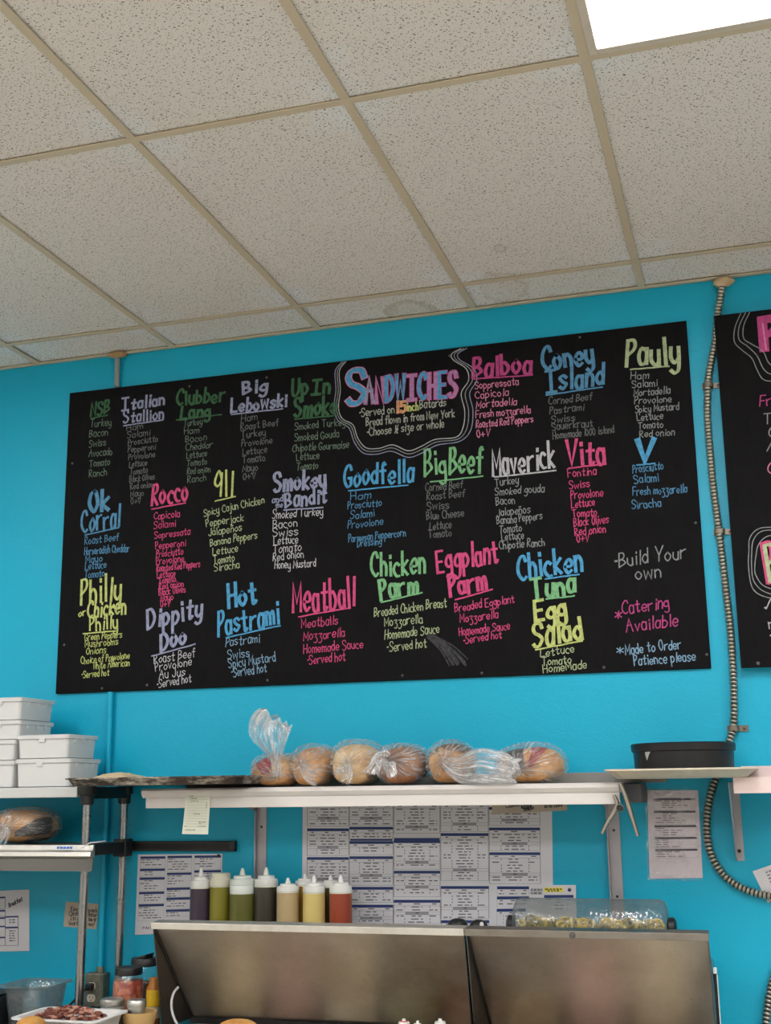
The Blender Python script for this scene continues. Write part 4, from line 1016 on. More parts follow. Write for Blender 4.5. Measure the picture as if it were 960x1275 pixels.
for k in range(12): rows.append((TI, .1, .92, .1 + .065 * k, .104 + .065 * k, 0))
for (a, b, v) in ((.2, .34, .07), (.22, .5, .13), (.24, .55, .19), (.85, .9, .25), (.84, .92, .3), (.85, .9, .35), (.38, .65, .5), (.6, .9, .7), (.62, .72, .74), (.6, .9, .8), (.06, .16, .8), (.1, .5, .89)): words(a, b, v, .018, rows, .06, TI, .0002)
for (m_, u0, u1, v0, v1, e) in rows: mb.mat(m_); mb.add([ft(u0, v0, e), ft(u1, v0, e), ft(u1, v1, e), ft(u0, v1, e)], [(0, 1, 2, 3)])
build(mb, 'ticket_writing', None, tk)
Yc = SY0 - .02
cl = thing('spring_clamp', at(772, 1040, Yc), 'metal spring clamp gripping the right end of the bread shelf', 'clamp')
CLM = m_steel('clamp_metal', (160, 152, 140), .4, .2)
def arm(pts, w0, w1, yoff, name):
    P = catmull([at(px, py, Yc) for px, py in pts], 6); mb = MB(); rings = []
    for i, p in enumerate(P):
        d = (P[min(i + 1, len(P) - 1)] - P[max(0, i - 1)]).normalized(); s_ = Vector((0, 1, 0)).cross(d).normalized(); w = w0 + (w1 - w0) * abs(2 * i / (len(P) - 1) - 1)
        rings.append([tuple(p + s_ * a * w + Vector((0, yoff + b * .004, 0))) for a, b in ((-1, -1), (-.6, -2), (.6, -2), (1, -1), (1, 1), (-1, 1))])
    mb.loft(rings); return build(mb, name, CLM, cl, smooth=40)
arm([(772.5, 975), (777, 986), (783, 1004), (787, 1017), (794.5, 1041)], .008, .0045, -.003, 'jaw_arm')
arm([(764, 990), (768, 1001), (764, 1011), (757, 1022), (749, 1038)], .008, .0045, .012, 'jaw_arm')
p = at(773, 1006.5, Yc); mb = MB(); mb.lathe([(.006, -.016), (.006, .024)], 14)
for v in mb.v: x, y, z = v; v.x, v.y, v.z = p.x + x, Yc + z, p.z + y
build(mb, 'pivot_pin', BLACKM, cl)
mb = MB(); p = at(772, 1006, Yc)
hel = [p + Vector((.011 * math.cos(a), -.004 + .0022 * a / 6.28, .011 * math.sin(a))) for a in [k * .5 for k in range(45)]]
mb.tube(hel, .0016, 6); build(mb, 'spring', CLM, cl, smooth=60)

# ================================================================== left rack
RX, RYF, RYB = -2.232, -.32, -.06; CZ = .87
rk = thing('steel_rack', (RX - .6, -.19, CZ), 'two-level steel rack with chrome posts and black corner brackets at the left edge', 'rack')
zt1 = 1.6455
for y, nm in ((RYF, 'post'), (RYB, 'post')):
    build(MB().tube([(RX, y, CZ + .001), (RX, y, 1.28), (RX, y, zt1 - .012)], .0148 if y == RYF else .0135, 18), nm, CHROME, rk, smooth=60)
    build(MB().tube([(RX - 1.25, y, CZ + .001), (RX - 1.25, y, zt1 - .012)], .0145, 18), nm, CHROME, rk, smooth=60)
    mb = MB(); mb.lathe([(.019, -.062), (.022, -.058), (.024, -.03), (.03, -.026), (.03, 0)], 20, (RX, y, zt1)); build(mb, 'corner_bracket', BLACKP, rk, smooth=40)
build(MB().box(RX - 1.28, RX - .03, RYF - .02, RYB + .03, zt1 - .036, zt1 - .001), 'top_shelf', M('grey_shelf', (196, 198, 198), .4, var=.04), rk, bevel=.002)
build(MB().box(RX - .018, RX + .018, RYF, RYB, zt1 - .042, zt1 - .002), 'side_rail', BLACKP, rk, bevel=.002)
z2 = Z_(60, 1053, -.35)
xe = X_(113, 1065, RYF - .05)
build(MB().box(RX - 1.28, RX - .02, RYF - .02, RYB + .03, z2 - .03, z2), 'lower_shelf', STEEL, rk, bevel=.002)
build(MB().box(RX - .016, RX + .016, RYF + .015, RYB - .0, z2 - .036, z2 + .002), 'side_rail', BLACKP, rk, bevel=.002)
build(MB().box(RX - .026, RX + .026, RYB - .026, RYB + .026, z2 - .05, z2 + .012), 'shelf_clip', BLACKP, rk, bevel=.003)
# ticket rail and apron on the lower shelf
yr = RYF - .03; mb = MB()
pr = [(yr + .006, z2 + .004), (yr - .004, z2 + .002), (yr - .008, z2 - .014), (yr - .02, z2 - .02), (yr - .024, z2 - .034), (yr - .012, z2 - .04), (yr + .006, z2 - .04)]
mb.loft([[(RX - 1.28, y, z) for y, z in pr], [(xe, y, z) for y, z in pr]]); o = build(mb, 'ticket_rail', ALU, rk, bevel=.001)
lb = MB(); y0 = yr - .0062
xa_, xb_ = X_(56, 1056, y0), X_(97, 1056, y0)
def rail_pt(x, k): return (x, yr - .0042 - .004 * k - .0006, z2 + .001 - .014 * k)
lb.mat(M('rail_label', (206, 210, 206), .5)); lb.add([rail_pt(xa_, .05), rail_pt(xb_, .05), rail_pt(xb_, .95), rail_pt(xa_, .95)], [(0, 1, 2, 3)])
lb.mat(M('label_blue', (48, 84, 176), .5)); 
for k in range(5):
    q0 = X_(71 + k * 4, 1056, y0); q1 = X_(74.3 + k * 4, 1056, y0); lb.add([(a, b - .0004, c) for a, b, c in (rail_pt(q0, .3), rail_pt(q1, .25), rail_pt(q1, .75), rail_pt(q0, .8))], [(0, 1, 2, 3)])
build(lb, 'rail_label', None, o)
build(MB().hexa([(RX - 1.28, yr + .0, z2 - .04), (xe - .002, yr, z2 - .04), (xe - .002, yr + .004, z2 - .04), (RX - 1.28, yr + .004, z2 - .04)],
     [(RX - 1.28, yr - .006, z2 - .083), (xe - .002, yr - .006, z2 - .083), (xe - .002, yr - .002, z2 - .083), (RX - 1.28, yr - .002, z2 - .083)]), 'apron', M('mirror_steel', (112, 112, 112), .2, 1.0, var=.04), rk)
zt = catmull([at(100, 1057, yr - .02), at(105, 1054, yr - .03), at(111, 1050, RYF - .03), at(121, 1048.5, RYF), at(131, 1047, RYF + .05)], 6)
build(MB().tube(zt, .0022, 6), 'zip_tie', WHITEP, rk, smooth=60)
# black magnetic knife strip on the wall
ka, kb = X_(150, 1053, -.02), X_(290, 1053, -.03); kz0, kz1 = Z_(220, 1060, -.03), Z_(220, 1047.5, -.03)
ks = thing('knife_strip', ((ka + kb) / 2, -.015, kz0), 'long black magnetic knife strip on the wall, right of the rack posts', 'knife rack')
build(MB().box(ka, kb, -.022, -.0005, kz0, kz1), 'bar', BLACKM, ks, bevel=.003)
build(MB().box(ka + .01, kb - .02, -.0235, -.0218, kz0 + .008, kz1 - .008), 'magnet_face', M('scuffed_black', (34, 33, 34), .35, .5, var=.4, vs=60), ks)
build(MB().box(kb - .003, kb + .004, -.024, -.0005, kz0 - .001, kz1 + .001), 'end_cap', BLACKP, ks, bevel=.002)

# ------------------------------------------------------------------ white tubs
TUBW = M('tub_plastic', (208, 209, 210), .4, var=.05, vs=14)
def tub(x0, x1, y0, y1, z, h, label, lid=False, seed=0, notch=.3):
    o = thing('food_tub', ((x0 + x1) / 2, (y0 + y1) / 2, z), label, 'tub', 'white tubs on the rack')
    mb = MB(); t_ = .012; cx, cy_ = (x0 + x1) / 2, (y0 + y1) / 2
    def rr(hx, hy, zz, r=.012, n=4):
        out = []
        for (sx, sy, a0) in ((1, 1, 0), (-1, 1, 90), (-1, -1, 180), (1, -1, 270)):
            for k in range(n + 1):
                a = math.radians(a0 + 90 * k / n); out.append((cx + sx * (hx - r) + r * math.cos(a), cy_ + sy * (hy - r) + r * math.sin(a), zz))
        return out
    hx, hy = (x1 - x0) / 2, (y1 - y0) / 2
    mb.loft([rr(hx - t_ * .8 - .006, hy - t_ * .8 - .006, z), rr(hx - t_ * .8, hy - t_ * .8, z + .003), rr(hx - t_ * .4, hy - t_ * .4, z + h - .006), rr(hx - t_ * .4 - .004, hy - t_ * .4 - .004, z + h - .006), rr(hx - t_ * .8 - .004, hy - t_ * .8 - .004, z + .006)])
    build(mb, 'body', TUBW, o, smooth=40)
    mb = MB(); mb.loft([rr(hx - t_ * .35, hy - t_ * .35, z + h - .016), rr(hx, hy, z + h - .014), rr(hx + .001, hy + .001, z + h - .002), rr(hx - .004, hy - .004, z + h), rr(hx - .012, hy - .012, z + h - .001), rr(hx - .013, hy - .013, z + h - .012)], caps=(False, False))
    build(mb, 'rim', TUBW, o, smooth=40)
    mb = MB(); nx = x0 + (x1 - x0) * notch; mb.box(nx - .012, nx + .012, y0 - .0005, y0 + .006, z + h - .026, z + h - .012)
    ny = y0 + (y1 - y0) * .5
    for q in (-.25, .02, .25): mb.box(x1 - .008, x1 - .0015, ny + q * (y1 - y0) - .006, ny + q * (y1 - y0) + .006, z + h - .03, z + h - .012)
    build(mb, 'stacking_lugs', TUBW, o, bevel=.001); return o
ty0 = -.33; zs = zt1 - .0005
bx_ = X_(84.5, 960, ty0); ax_ = X_(17, 960, ty0)
h1 = Z_(60, 944.5, ty0) - zs; h2 = Z_(60, 914.5, ty0) - Z_(60, 944.5, ty0)
tub(ax_, bx_ + .008, ty0, ty0 + .215, zs, h1, 'lower white tub of the front right pair on the rack, beside the blackened pan', seed=1, notch=.45)
tub(ax_ - .0, bx_ - .002, ty0, ty0 + .205, zs + h1, h2, 'upper white tub of the front right pair, notched on its right side', seed=2, notch=.5)
lx1 = ax_ - .003; lx0 = lx1 - .24
hs = [Z_(10, 947, ty0) - zs, 0, 0, 0]; hs[1] = Z_(10, 921, ty0) - zs - hs[0]; hs[2] = Z_(30, 896, ty0) - zs - hs[0] - hs[1]; hs[3] = Z_(30, 867.5, ty0) - zs - sum(hs[:3])
zz = zs
xt = X_(24, 900, ty0)
for k, lb in enumerate(('bottom white tub of the stack of four at the left edge', 'second white tub from the bottom at the left edge', 'second white tub from the top of the tall left stack', 'topmost white tub of the tall stack at the left edge')):
    dx = 0 if k < 2 else xt - lx1 + .004
    tub(lx0 + dx, lx1 + dx, ty0, ty0 + .225, zz, hs[k], lb, seed=k + 3, notch=.62); zz += hs[k]
loaf_bag(-22, 47, 1006, -.31, .24, TAN, 'bagged loaf with dark stripes on the lower rack shelf at the left edge', (.45, .48), tail=([(6, 1035), (2, 1046)], taper(.01, .024), .6), seed=41, zb=z2 + .001, patch=(.93, 1.12, DKL, 0, 8))

# ================================================================== prep table and what stands on it
LXa, LXb, LXc = -1.903, -.882, -.184; LY, LZ = -.45, 1.21; LYb, LZb = -.15, .884
pt = thing('sandwich_prep_table', (-1.05, -.45, 0), 'stainless sandwich prep table with two hood lids raised open along the bottom of the photo', 'prep table')
px0_, px1_ = -1.895, -.195
b = MB(); b.box(px0_, px1_, -.84, -.8, .1, .86); b.box(px0_, px1_, -.06, -.02, .1, 1.09); b.box(px0_, px0_ + .03, -.8, -.06, .1, .86); b.box(px1_ - .03, px1_, -.8, -.06, .1, .86)
b.box(px0_ + .03, px1_ - .03, -.8, -.06, .68, .70); b.box(px0_ + .03, px1_ - .03, -.56, -.53, .70, .86); b.box(px0_, px1_, -.84, -.02, .08, .1)
build(b, 'body', STEEL, pt, bevel=.003)
build(MB().box(px0_, px1_, -.235, -.02, 1.072, 1.098), 'rear_ledge', STEEL, pt, bevel=.003)
b = MB(); b.box(px0_ + .01, px0_ + .03, -.12, -.06, .86, 1.072); b.box(px1_ - .03, px1_ - .01, -.12, -.06, .86, 1.072); b.box(px0_ + .03, px1_ - .03, -.075, -.06, .86, 1.072)
build(b, 'rear_riser', STEEL, pt)
build(MB().box(px0_ + .01, px1_ - .01, -.84, -.56, .861, .885), 'cutting_board', M('cutting_board', (222, 216, 200), .6, var=.06), pt, bevel=.003)
for k in range(4):
    x0 = px0_ + .03 + k * (px1_ - px0_ - .06) / 4; x1 = x0 + (px1_ - px0_ - .06) / 4
    d = MB(); d.box(x0 + .004, x1 - .004, -.86, -.84, .14, .66); dd = build(d, 'door', STEEL, pt, bevel=.004)
    build(MB().box(x0 + .03, x1 - .03, -.885, -.86, .6, .62), 'handle', ALU, dd, bevel=.004)
for (x, y) in ((px0_ + .08, -.75), (px1_ - .08, -.75), (px0_ + .08, -.12), (px1_ - .08, -.12)):
    build(MB().lathe([(.03, .0), (.03, .02), (.015, .03), (.015, .08)], 14, (x, y, 0)), 'caster', BLACKP, pt, smooth=40)
FOOD = (((206, 170, 60), (228, 198, 96)), ((168, 60, 46), (206, 100, 74)), ((226, 214, 170), (206, 186, 130)), ((110, 140, 60), (160, 180, 90)), ((204, 120, 100), (226, 168, 140)), ((230, 200, 90), (206, 160, 60)), ((196, 74, 58), (170, 50, 44)), ((226, 190, 120), (236, 220, 170)))
for k, (fa, fb) in enumerate(FOOD):
    x0 = px0_ + .05 + k * (px1_ - px0_ - .1) / 8; x1 = x0 + (px1_ - px0_ - .1) / 8 - .012
    if -1.25 < (x0 + x1) / 2 < -.75: ya_ = -.3
    else: ya_ = -.52
    b = MB()
    for (a_, b_, c_, d_) in ((x0, x0 + .004, ya_, -.09), (x1 - .004, x1, ya_, -.09), (x0, x1, ya_, ya_ + .004), (x0, x1, -.094, -.09)): b.box(a_, b_, c_, d_, .71, .852)
    b.box(x0, x1, ya_, -.09, .701, .71)
    ins = build(b, 'pan_insert', STEEL, pt)
    rnd = random.Random(k); n_ = 14; vs = [(x0 + .005 + (x1 - x0 - .01) * i / n_, ya_ + .005 + (-.1 - ya_) * j / n_, .832 + rnd.uniform(-.009, .009)) for j in range(n_ + 1) for i in range(n_ + 1)]
    tm = NT('topping_%d' % k); v_ = tm.N('ShaderNodeTexVoronoi', {'Vector': tm.co(), 'Scale': 45.0}); tm.set(Base_Color=tm.mix(tm.N('ShaderNodeSeparateColor', {0: v_.outputs['Color']}).outputs[0], tuple(v * .35 + w * .65 for v, w in zip(lin(fa), lin((214, 202, 186)))), tuple(v * .35 + w * .65 for v, w in zip(lin(fb), lin((226, 214, 198))))), Roughness=.5)
    tag(build(MB().add(vs, [(j * (n_ + 1) + i, j * (n_ + 1) + i + 1, (j + 1) * (n_ + 1) + i + 1, (j + 1) * (n_ + 1) + i) for j in range(n_) for i in range(n_)]), 'topping', tm.m, ins), kind='stuff')
GASK = M('black_gasket', (26, 26, 28), .5)
def lid(xa, xb, left_w, label):
    o = MB(); th = .003
    fr = [(xa, LY, LZ), (xb, LY, LZ), (xb, LYb, LZb), (xa, LYb, LZb)]
    o.hexa(fr, [(x, y + th * 1.2, z + th) for x, y, z in fr])
    L = build(o, 'lid', LID, pt)
    lp_ = MB(); lp_.hexa([(xa - .003, LY - .006, LZ - .012), (xb + .001, LY - .006, LZ - .012), (xb + .001, LY - .006, LZ + .008), (xa - .003, LY - .006, LZ + .008)],
                      [(xa - .003, LY + .004, LZ - .012), (xb + .001, LY + .004, LZ - .012), (xb + .001, LY + .05, LZ + .012), (xa - .003, LY + .05, LZ + .012)])
    build(lp_, 'front_lip', m_steel('lid_lip_steel', (226, 222, 214), .42, .3) if left_w else m_steel('dull_lip_steel', (150, 144, 136), .4, .4), L, bevel=.001)
    yq = LY + .085
    for (x, w) in ((xa, .003), (xb - .003, .003)):
        s_ = MB(); s_.hexa([(x, LY, LZ - .002), (x, yq, LZb - .0), (x, LYb, LZb)], [(x + w, LY, LZ - .002), (x + w, yq, LZb), (x + w, LYb, LZb)]); build(s_, 'side_panel', M('dark_lid_steel', (96, 94, 92), .4, .9, var=.15), L)
    g = MB(); a, c_ = Vector((xa + .004, LY - .001, LZ - .004)), Vector((xa + .004, LYb - .004, LZb + .002)); g.tube([a, (a + c_) / 2, c_], .0055, 8); build(g, 'gasket', GASK, L, smooth=60)
    g = MB(); g.box(xa, xb, LYb - .012, LYb + .004, LZb - .016, LZb + .004); build(g, 'hinge_gasket', GASK, L)
    return L
L1 = lid(LXa, LXb - .003, 1, ''); L2 = lid(LXb + .003, LXc, 0, '')
p = at(712, 1161, LY - .012); mb = MB(); mb.lathe([(.009, 0), (.008, .005), (.0001, .007)], 14)
for v in mb.v: x, y, z = v; v.x, v.y, v.z = p.x + x, LY - .008 - z, LZ - .004 + y
build(mb, 'handle_screw', M('screw_metal'), L2, smooth=50)
hz = catmull([at(222, 1229, -.34), at(216, 1237, -.36), at(213.5, 1252, -.37), at(217, 1268, -.38), at(226, 1285, -.38)], 8)
build(MB().tube(hz, .0042, 8), 'hose', M('grey_hose', (196, 196, 198), .4), L1, smooth=60)
b = MB(); ya = -.28; x0, x1 = X_(889, 1240, ya), X_(896.5, 1240, ya); zt_ = Z_(890, 1207, ya)
b.box(x0, x1 - .006, ya, ya + .02, .87, zt_); hs_ = build(b, 'hinge_cover', GASK, L2, bevel=.006)
build(MB().box(x1 - .006, x1 - .003, ya - .002, ya + .02, .87, zt_ - .015), 'edge_trim', WHITEP, hs_, bevel=.002); build(MB().box(x0 + .002, x1 - .004, ya - .004, ya + .02, zt_ - .012, zt_ + .004), 'edge_trim', WHITEP, hs_, bevel=.002)

LEDGE = 1.0985
def m_liquid(name, rgb, rgb2=None, z0=None, z1=None):
    t = NT(name); c = lin(rgb); n = t.noise(12, 4)
    t.set(Base_Color=t.mix(n, tuple(v * .88 for v in c), tuple(min(1, v * 1.1) for v in c)), Roughness=.32); t.b.inputs['Specular IOR Level'].default_value = .5
    return t.m
CAPW = M('squeeze_cap', (224, 224, 220), .4, var=.03); CAPY = M('translucent_cap', (206, 204, 184), .4, var=.04)
def squeeze(px0, px1, ptip, pcap, liq, Y, label, cap='nozzle', capm=None, empty=None, zb=LEDGE, group='squeeze bottles behind the lid', neck=None):
    mid = (px0 + px1) / 2; x0, x1 = X_(px0, 1110, Y), X_(px1, 1110, Y); R0 = (x1 - x0) / 2; cx = (x0 + x1) / 2
    zt_ = Z_(mid, ptip, Y); zc = Z_(mid, pcap, Y)     # tip; bottom of the cap
    o = thing('squeeze_bottle', (cx, Y, zb), label, 'bottle', group); c = (cx, Y, zb)
    hc = zc - zb; fill = (Z_(mid, empty, Y) - zb) if empty else hc - .004
    mb = MB(); mb.lathe([(R0 - .004, 0), (R0, .005), (R0, fill * .5), (R0, fill)], 32, c); build(mb, 'contents', liq, o, smooth=50)
    mb = MB(); mb.lathe([(R0 + .0006, fill - .001), (R0 + .0006, hc - .004), (R0 - .003, hc)], 32, c); build(mb, 'neck', capm if empty else CAPY, o, smooth=50)
    m_ = capm or CAPW; hT = zt_ - zb
    if cap == 'nozzle':
        s = (hT - hc); mb = MB(); mb.lathe([(R0 - .001, hc - .002), (R0 + .0005, hc), (R0 - .0005, hc + s * .33), (R0 * .72, hc + s * .38), (R0 * .7, hc + s * .53), (R0 * .26, hc + s * .57)], 32, c); build(mb, 'cap', m_, o, smooth=40)
        mb = MB(); mb.lathe([(R0 * .24, hc + s * .56), (R0 * .2, hc + s * .75), (R0 * .1, hT), (.0001, hT)], 16, c); build(mb, 'nozzle', m_, o, smooth=50)
    else:
        s = hT - hc; mb = MB(); mb.lathe([(R0 - .001, hc - .002), (R0 + .001, hc), (R0 + .001, hc + s * .45), (R0 * .9, hc + s * .5), (R0 * .88, hT), (.0001, hT)], 32, c); build(mb, 'cap', m_, o, smooth=40)
    return o
EM = M('empty_bottle', (150, 150, 128), .35)
squeeze(238, 262, 1081, 1104, m_liquid('balsamic', (58, 48, 62)), -.10, 'squeeze bottle of dark purple sauce, leftmost of the row behind the lid')
squeeze(262.5, 287.5, 1087, 1102, m_liquid('olive_oil', (128, 122, 40)), -.10, 'olive-yellow squeeze bottle with a wide flat cap and no nozzle', cap='flat', capm=CAPY)
squeeze(287.5, 316, 1081, 1101, m_liquid('dark_olive_oil', (98, 98, 44)), -.125, 'olive-green squeeze bottle third from the left, empty near its white nozzle cap', empty=1112, capm=M('cap_pale', (206, 212, 206), .4))
squeeze(317.5, 345, 1080, 1102, m_liquid('dark_vinegar', (62, 58, 48)), -.11, 'dark brown-green squeeze bottle in front of the shelf bracket')
squeeze(345.5, 371.5, 1093, 1109, m_liquid('beige_dressing', (186, 164, 124)), -.14, 'short beige squeeze bottle between a dark bottle and a pale yellow one')
squeeze(378, 404, 1090, 1110, m_liquid('pale_mustard', (216, 194, 122)), -.15, 'pale yellow squeeze bottle left of the red-brown one')
squeeze(411, 437.5, 1090, 1110, m_liquid('red_sauce', (152, 68, 44)), -.15, 'red-brown squeeze bottle, rightmost of the row behind the lid')
squeeze(368.5, 391, 1088, 1101, m_liquid('amber_sauce', (168, 128, 44)), -.075, 'amber squeeze bottle mostly hidden behind the pale yellow bottle')
squeeze(400, 423, 1090, 1103, m_liquid('dark_green_sauce', (76, 68, 36)), -.075, 'dark green squeeze bottle peeking out between the yellow and red-brown ones')
# black-lidded jars
for (pa, pb, ptop, lb) in ((557, 583, 1143.5, 'black domed container lid, left of a similar lid with a white sticker'), (584, 608, 1145, 'black domed container with a round white sticker, left of the clear roll-top server')):
    Y = -.13; x0, x1 = X_(pa, 1150, Y), X_(pb, 1150, Y); R0 = (x1 - x0) / 2; cx = (x0 + x1) / 2; hT = Z_((pa + pb) / 2, ptop, Y) - LEDGE
    o = thing('black_lidded_container', (cx, Y, LEDGE), lb, 'container')
    build(MB().lathe([(R0 * .9, 0), (R0 * .95, .01), (R0 * .98, hT - .04)], 28, (cx, Y, LEDGE)), 'body', M('smoky_plastic', (70, 72, 74), .3), o, smooth=40)
    build(MB().lathe([(R0, hT - .045), (R0, hT - .03), (R0 * .92, hT - .016), (R0 * .7, hT - .005), (R0 * .3, hT), (.0001, hT)], 28, (cx, Y, LEDGE)), 'domed_lid', BLACKP, o, smooth=60)
    if pa > 580:
        q = at(600, 1151, Y - R0); mb = MB(); mb.lathe([(.008, 0), (.008, .001)], 16); 
        for v in mb.v: x, y, z = v; v.x, v.y, v.z = q.x + x * .8, Y - R0 * .86 - z - .006, q.z + y
        build(mb, 'sticker', WHITEP, o)
# roll-top condiment server
Y0 = -.215; ux0, ux1 = X_(635, 1140, Y0), X_(828, 1140, Y0); hT = Z_(730, 1121, Y0 + .02) - LEDGE
sv = thing('condiment_server', ((ux0 + ux1) / 2, -.14, LEDGE), 'clear roll-top condiment server holding yellow peppers, on the right behind the lids', 'container')
mb = MB(); rings = []
def arc(x, ins=0.0):
    out = []
    for k in range(15):
        a = math.pi * k / 14; out.append((x, -.128 - math.cos(a) * (.085 - ins), LEDGE + .055 + (abs(math.sin(a)) ** .6) * (hT - .055 - ins)))
    return [(x, -.128 - (.085 - ins), LEDGE + .05)] + out + [(x, -.128 + (.085 - ins), LEDGE + .05)]
for x, ins in ((ux0, .02), (ux0 + .006, .006), (ux0 + .018, 0), ((ux0 + ux1) / 2, 0), (ux1 - .018, 0), (ux1 - .006, .006), (ux1, .02)): rings.append(arc(x, ins))
mb.loft(rings, closed=False); 
for r_ in (rings[0], rings[-1]): mb.add(r_, [tuple(range(len(r_)))])
build(mb, 'clear_cover', CLEAR, sv, smooth=60)
b = MB(); b.box(ux0 + .006, ux1 - .006, -.208, -.048, LEDGE, LEDGE + .078); build(b, 'base', BLACKP, sv, bevel=.004)
rnd = random.Random(77)
cxs = [ux0 + (ux1 - ux0) * f for f in (.17, .42, .66, .87)]
for k, xx in enumerate(cxs):
    mb = MB(); cols = [M('pepper_yellow', (214, 184, 62), .4, var=.2), M('pepper_olive', (150, 134, 58), .4, var=.2)]
    for q in range(34):
        mb.mat(cols[0] if rnd.random() < (.75 if k in (1, 3) else .45) else cols[1]); c = Vector((xx + rnd.uniform(-.048, .048), -.135 + rnd.uniform(-.06, .03), LEDGE + .088 + rnd.uniform(0, .03)))
        R0 = rnd.uniform(.012, .017); a = rnd.uniform(0, 3.1); tl = rnd.uniform(-.6, .6)
        ring = [c + Vector((math.cos(t_) * R0 * math.cos(a), math.cos(t_) * R0 * math.sin(a) * .8, math.sin(t_) * R0 * .7 + math.cos(t_) * tl * R0 * .4)) for t_ in [6.283 * j / 12 for j in range(13)]]
        mb.tube(ring, .0045, 6, cap=False)
    tag(build(mb, 'pepper_rings', None, sv, smooth=60), kind='stuff')
for x, s_ in ((ux0 - .012, -1), (ux1 + .012, 1)):
    mb = MB(); mb.lathe([(.02, -.014), (.03, -.008), (.03, .008), (.02, .014)], 20)
    for v in mb.v: X, Y, Z = v; v.x, v.y, v.z = x + Z, -.135 + X, LEDGE + .1 + Y
    build(mb, 'end_knob', BLACKP, sv, smooth=40)

# on the cutting board and in the well, at the very bottom of the photo
def bun(px0, px1, ptop, Y, zb, label):
    x0, x1 = X_(px0, 1272, Y), X_(px1, 1272, Y); w = x1 - x0; cx = (x0 + x1) / 2; h = Z_((px0 + px1) / 2, ptop, Y) - zb
    mb = MB(); rings = []
    for i in range(11):
        k = -1 + 2 * i / 10; r = max(.05, (1 - abs(k) ** 2.6)) ** .5
        rings.append(superring(cx, zb + h / 2 * (1 - r), Y + k * .06, w * r, h * r, 28, 2.5))
    mb.loft(rings); o = mb.build('bread_roll', m_bread('roll_crust', (214, 168, 96), (196, 142, 74), (160, 106, 52)), smooth=70); return tag(o, label, 'bread')
bun(270, 322, 1269, -.66, .8855, 'tan bread roll peeking up at the bottom edge below the left lid')
for (px, pt_, c_, lb) in ((503, 1268.5, 'red_tip', 'squeeze bottle tip with a red smear, leftmost of three at the bottom edge'), (520, 1271, 'w', 'middle of the three squeeze bottle tips at the bottom edge'), (548, 1268.5, 'w', 'rightmost of the three squeeze bottle tips at the bottom edge')):
    Y = -.42; zb = .701; x = X_(px, 1272, Y); hT = Z_(px, pt_, Y) - zb
    o = thing('squeeze_bottle', (x, Y, zb), lb, 'bottle', 'squeeze bottles in the well'); c = (x, Y, zb); R0 = .024 if px != 520 else .018
    build(MB().lathe([(R0 - .003, 0), (R0, .004), (R0, hT - .06), (R0 * .8, hT - .05)], 24, c), 'contents', m_liquid('cream_sauce', (226, 214, 190)), o, smooth=50)
    build(MB().lathe([(R0, hT - .052), (R0, hT - .02), (R0 * .7, hT - .014), (R0 * .65, hT - .008), (R0 * .3, hT - .006)], 24, c), 'cap', CAPW, o, smooth=40)
    build(MB().lathe([(R0 * .3, hT - .008), (R0 * .22, hT), (.0001, hT)], 12, c), 'nozzle', CAPW, o, smooth=40)
    if c_ == 'red_tip': build(MB().lathe([(R0 * .62, hT - .0105), (R0 * .5, hT - .0065), (R0 * .32, hT - .0055)], 24, c), 'red_smear', M('red_smear', (196, 56, 60), .5), o, smooth=40)

# ================================================================== left counter and its clutter
ct = thing('work_counter', (-2.8, -.4, 0), 'steel work counter under the rack at the lower left corner', 'counter')
build(MB().box(-3.9, -1.975, -.76, -.004, CZ - .04, CZ), 'worktop', STEEL, ct, bevel=.003)
build(MB().box(-3.85, -2.0, -.72, -.05, .2, .23), 'undershelf', STEEL, ct, bevel=.003)
for (x, y) in ((-3.84, -.7), (-2.02, -.7), (-3.84, -.07), (-2.02, -.07)): build(MB().tube([(x, y, 0), (x, y, CZ - .04)], .02, 14), 'leg', STEEL, ct, smooth=50)
# outlet box on the wall
ox0, ox1 = X_(105, 1230, -.05), X_(128, 1230, -.05); oz0, oz1 = Z_(116, 1254, -.05), Z_(116, 1212, -.05)
ob = thing('outlet_box', ((ox0 + ox1) / 2, -.025, oz0), 'scuffed metal outlet box with a white double socket at the foot of the painted conduit', 'outlet')
DIRTY = M('dirty_box_metal', (112, 112, 98), .55, .5, var=.75, vs=55)
build(MB().box(ox0, ox1, -.05, -.0005, oz0, oz1), 'box', DIRTY, ob, bevel=.004)
build(MB().box(ox0 + .003, ox1 - .003, -.0535, -.05, oz0 + .003, oz1 - .003), 'face_plate', DIRTY, ob, bevel=.002)
for k, (f, m_) in enumerate(((.62, BLACKP), (.27, M('socket_white', (214, 206, 190), .4)))):
    zc_ = oz0 + (oz1 - oz0) * f; xc_ = ox0 + (ox1 - ox0) * .42
    mb = MB(); mb.lathe([(.0165, 0), (.0165, .002)], 20)
    for v in mb.v: x, y, z = v; v.x, v.y, v.z = xc_ + x, -.0535 - z, zc_ + max(-.0125, min(.0125, y))
    s_ = build(mb, 'socket', M('socket_white'), ob)
    if k: 
        sl = MB()
        for dx in (-.006, .006): sl.box(xc_ + dx - .001, xc_ + dx + .001, -.0559, -.0556, zc_ - .001, zc_ + .007)
        sl.box(xc_ - .002, xc_ + .002, -.0559, -.0556, zc_ - .009, zc_ - .005); build(sl, 'slots', BLACKM, s_)
    else: zplug, xplug = zc_, xc_
build(MB().lathe([(.014, 0), (.014, .016), (.012, .02)], 14, (xc, -.0175, oz1)), 'connector', DIRTY, ob, smooth=40)
pc = thing('power_cord', (xplug, -.07, zplug), 'black plug and cord running down to the left from the upper socket', 'cord')
build(MB().box(xplug - .013, xplug + .013, -.08, -.0556, zplug - .012, zplug + .012), 'plug', BLACKP, pc, bevel=.004)
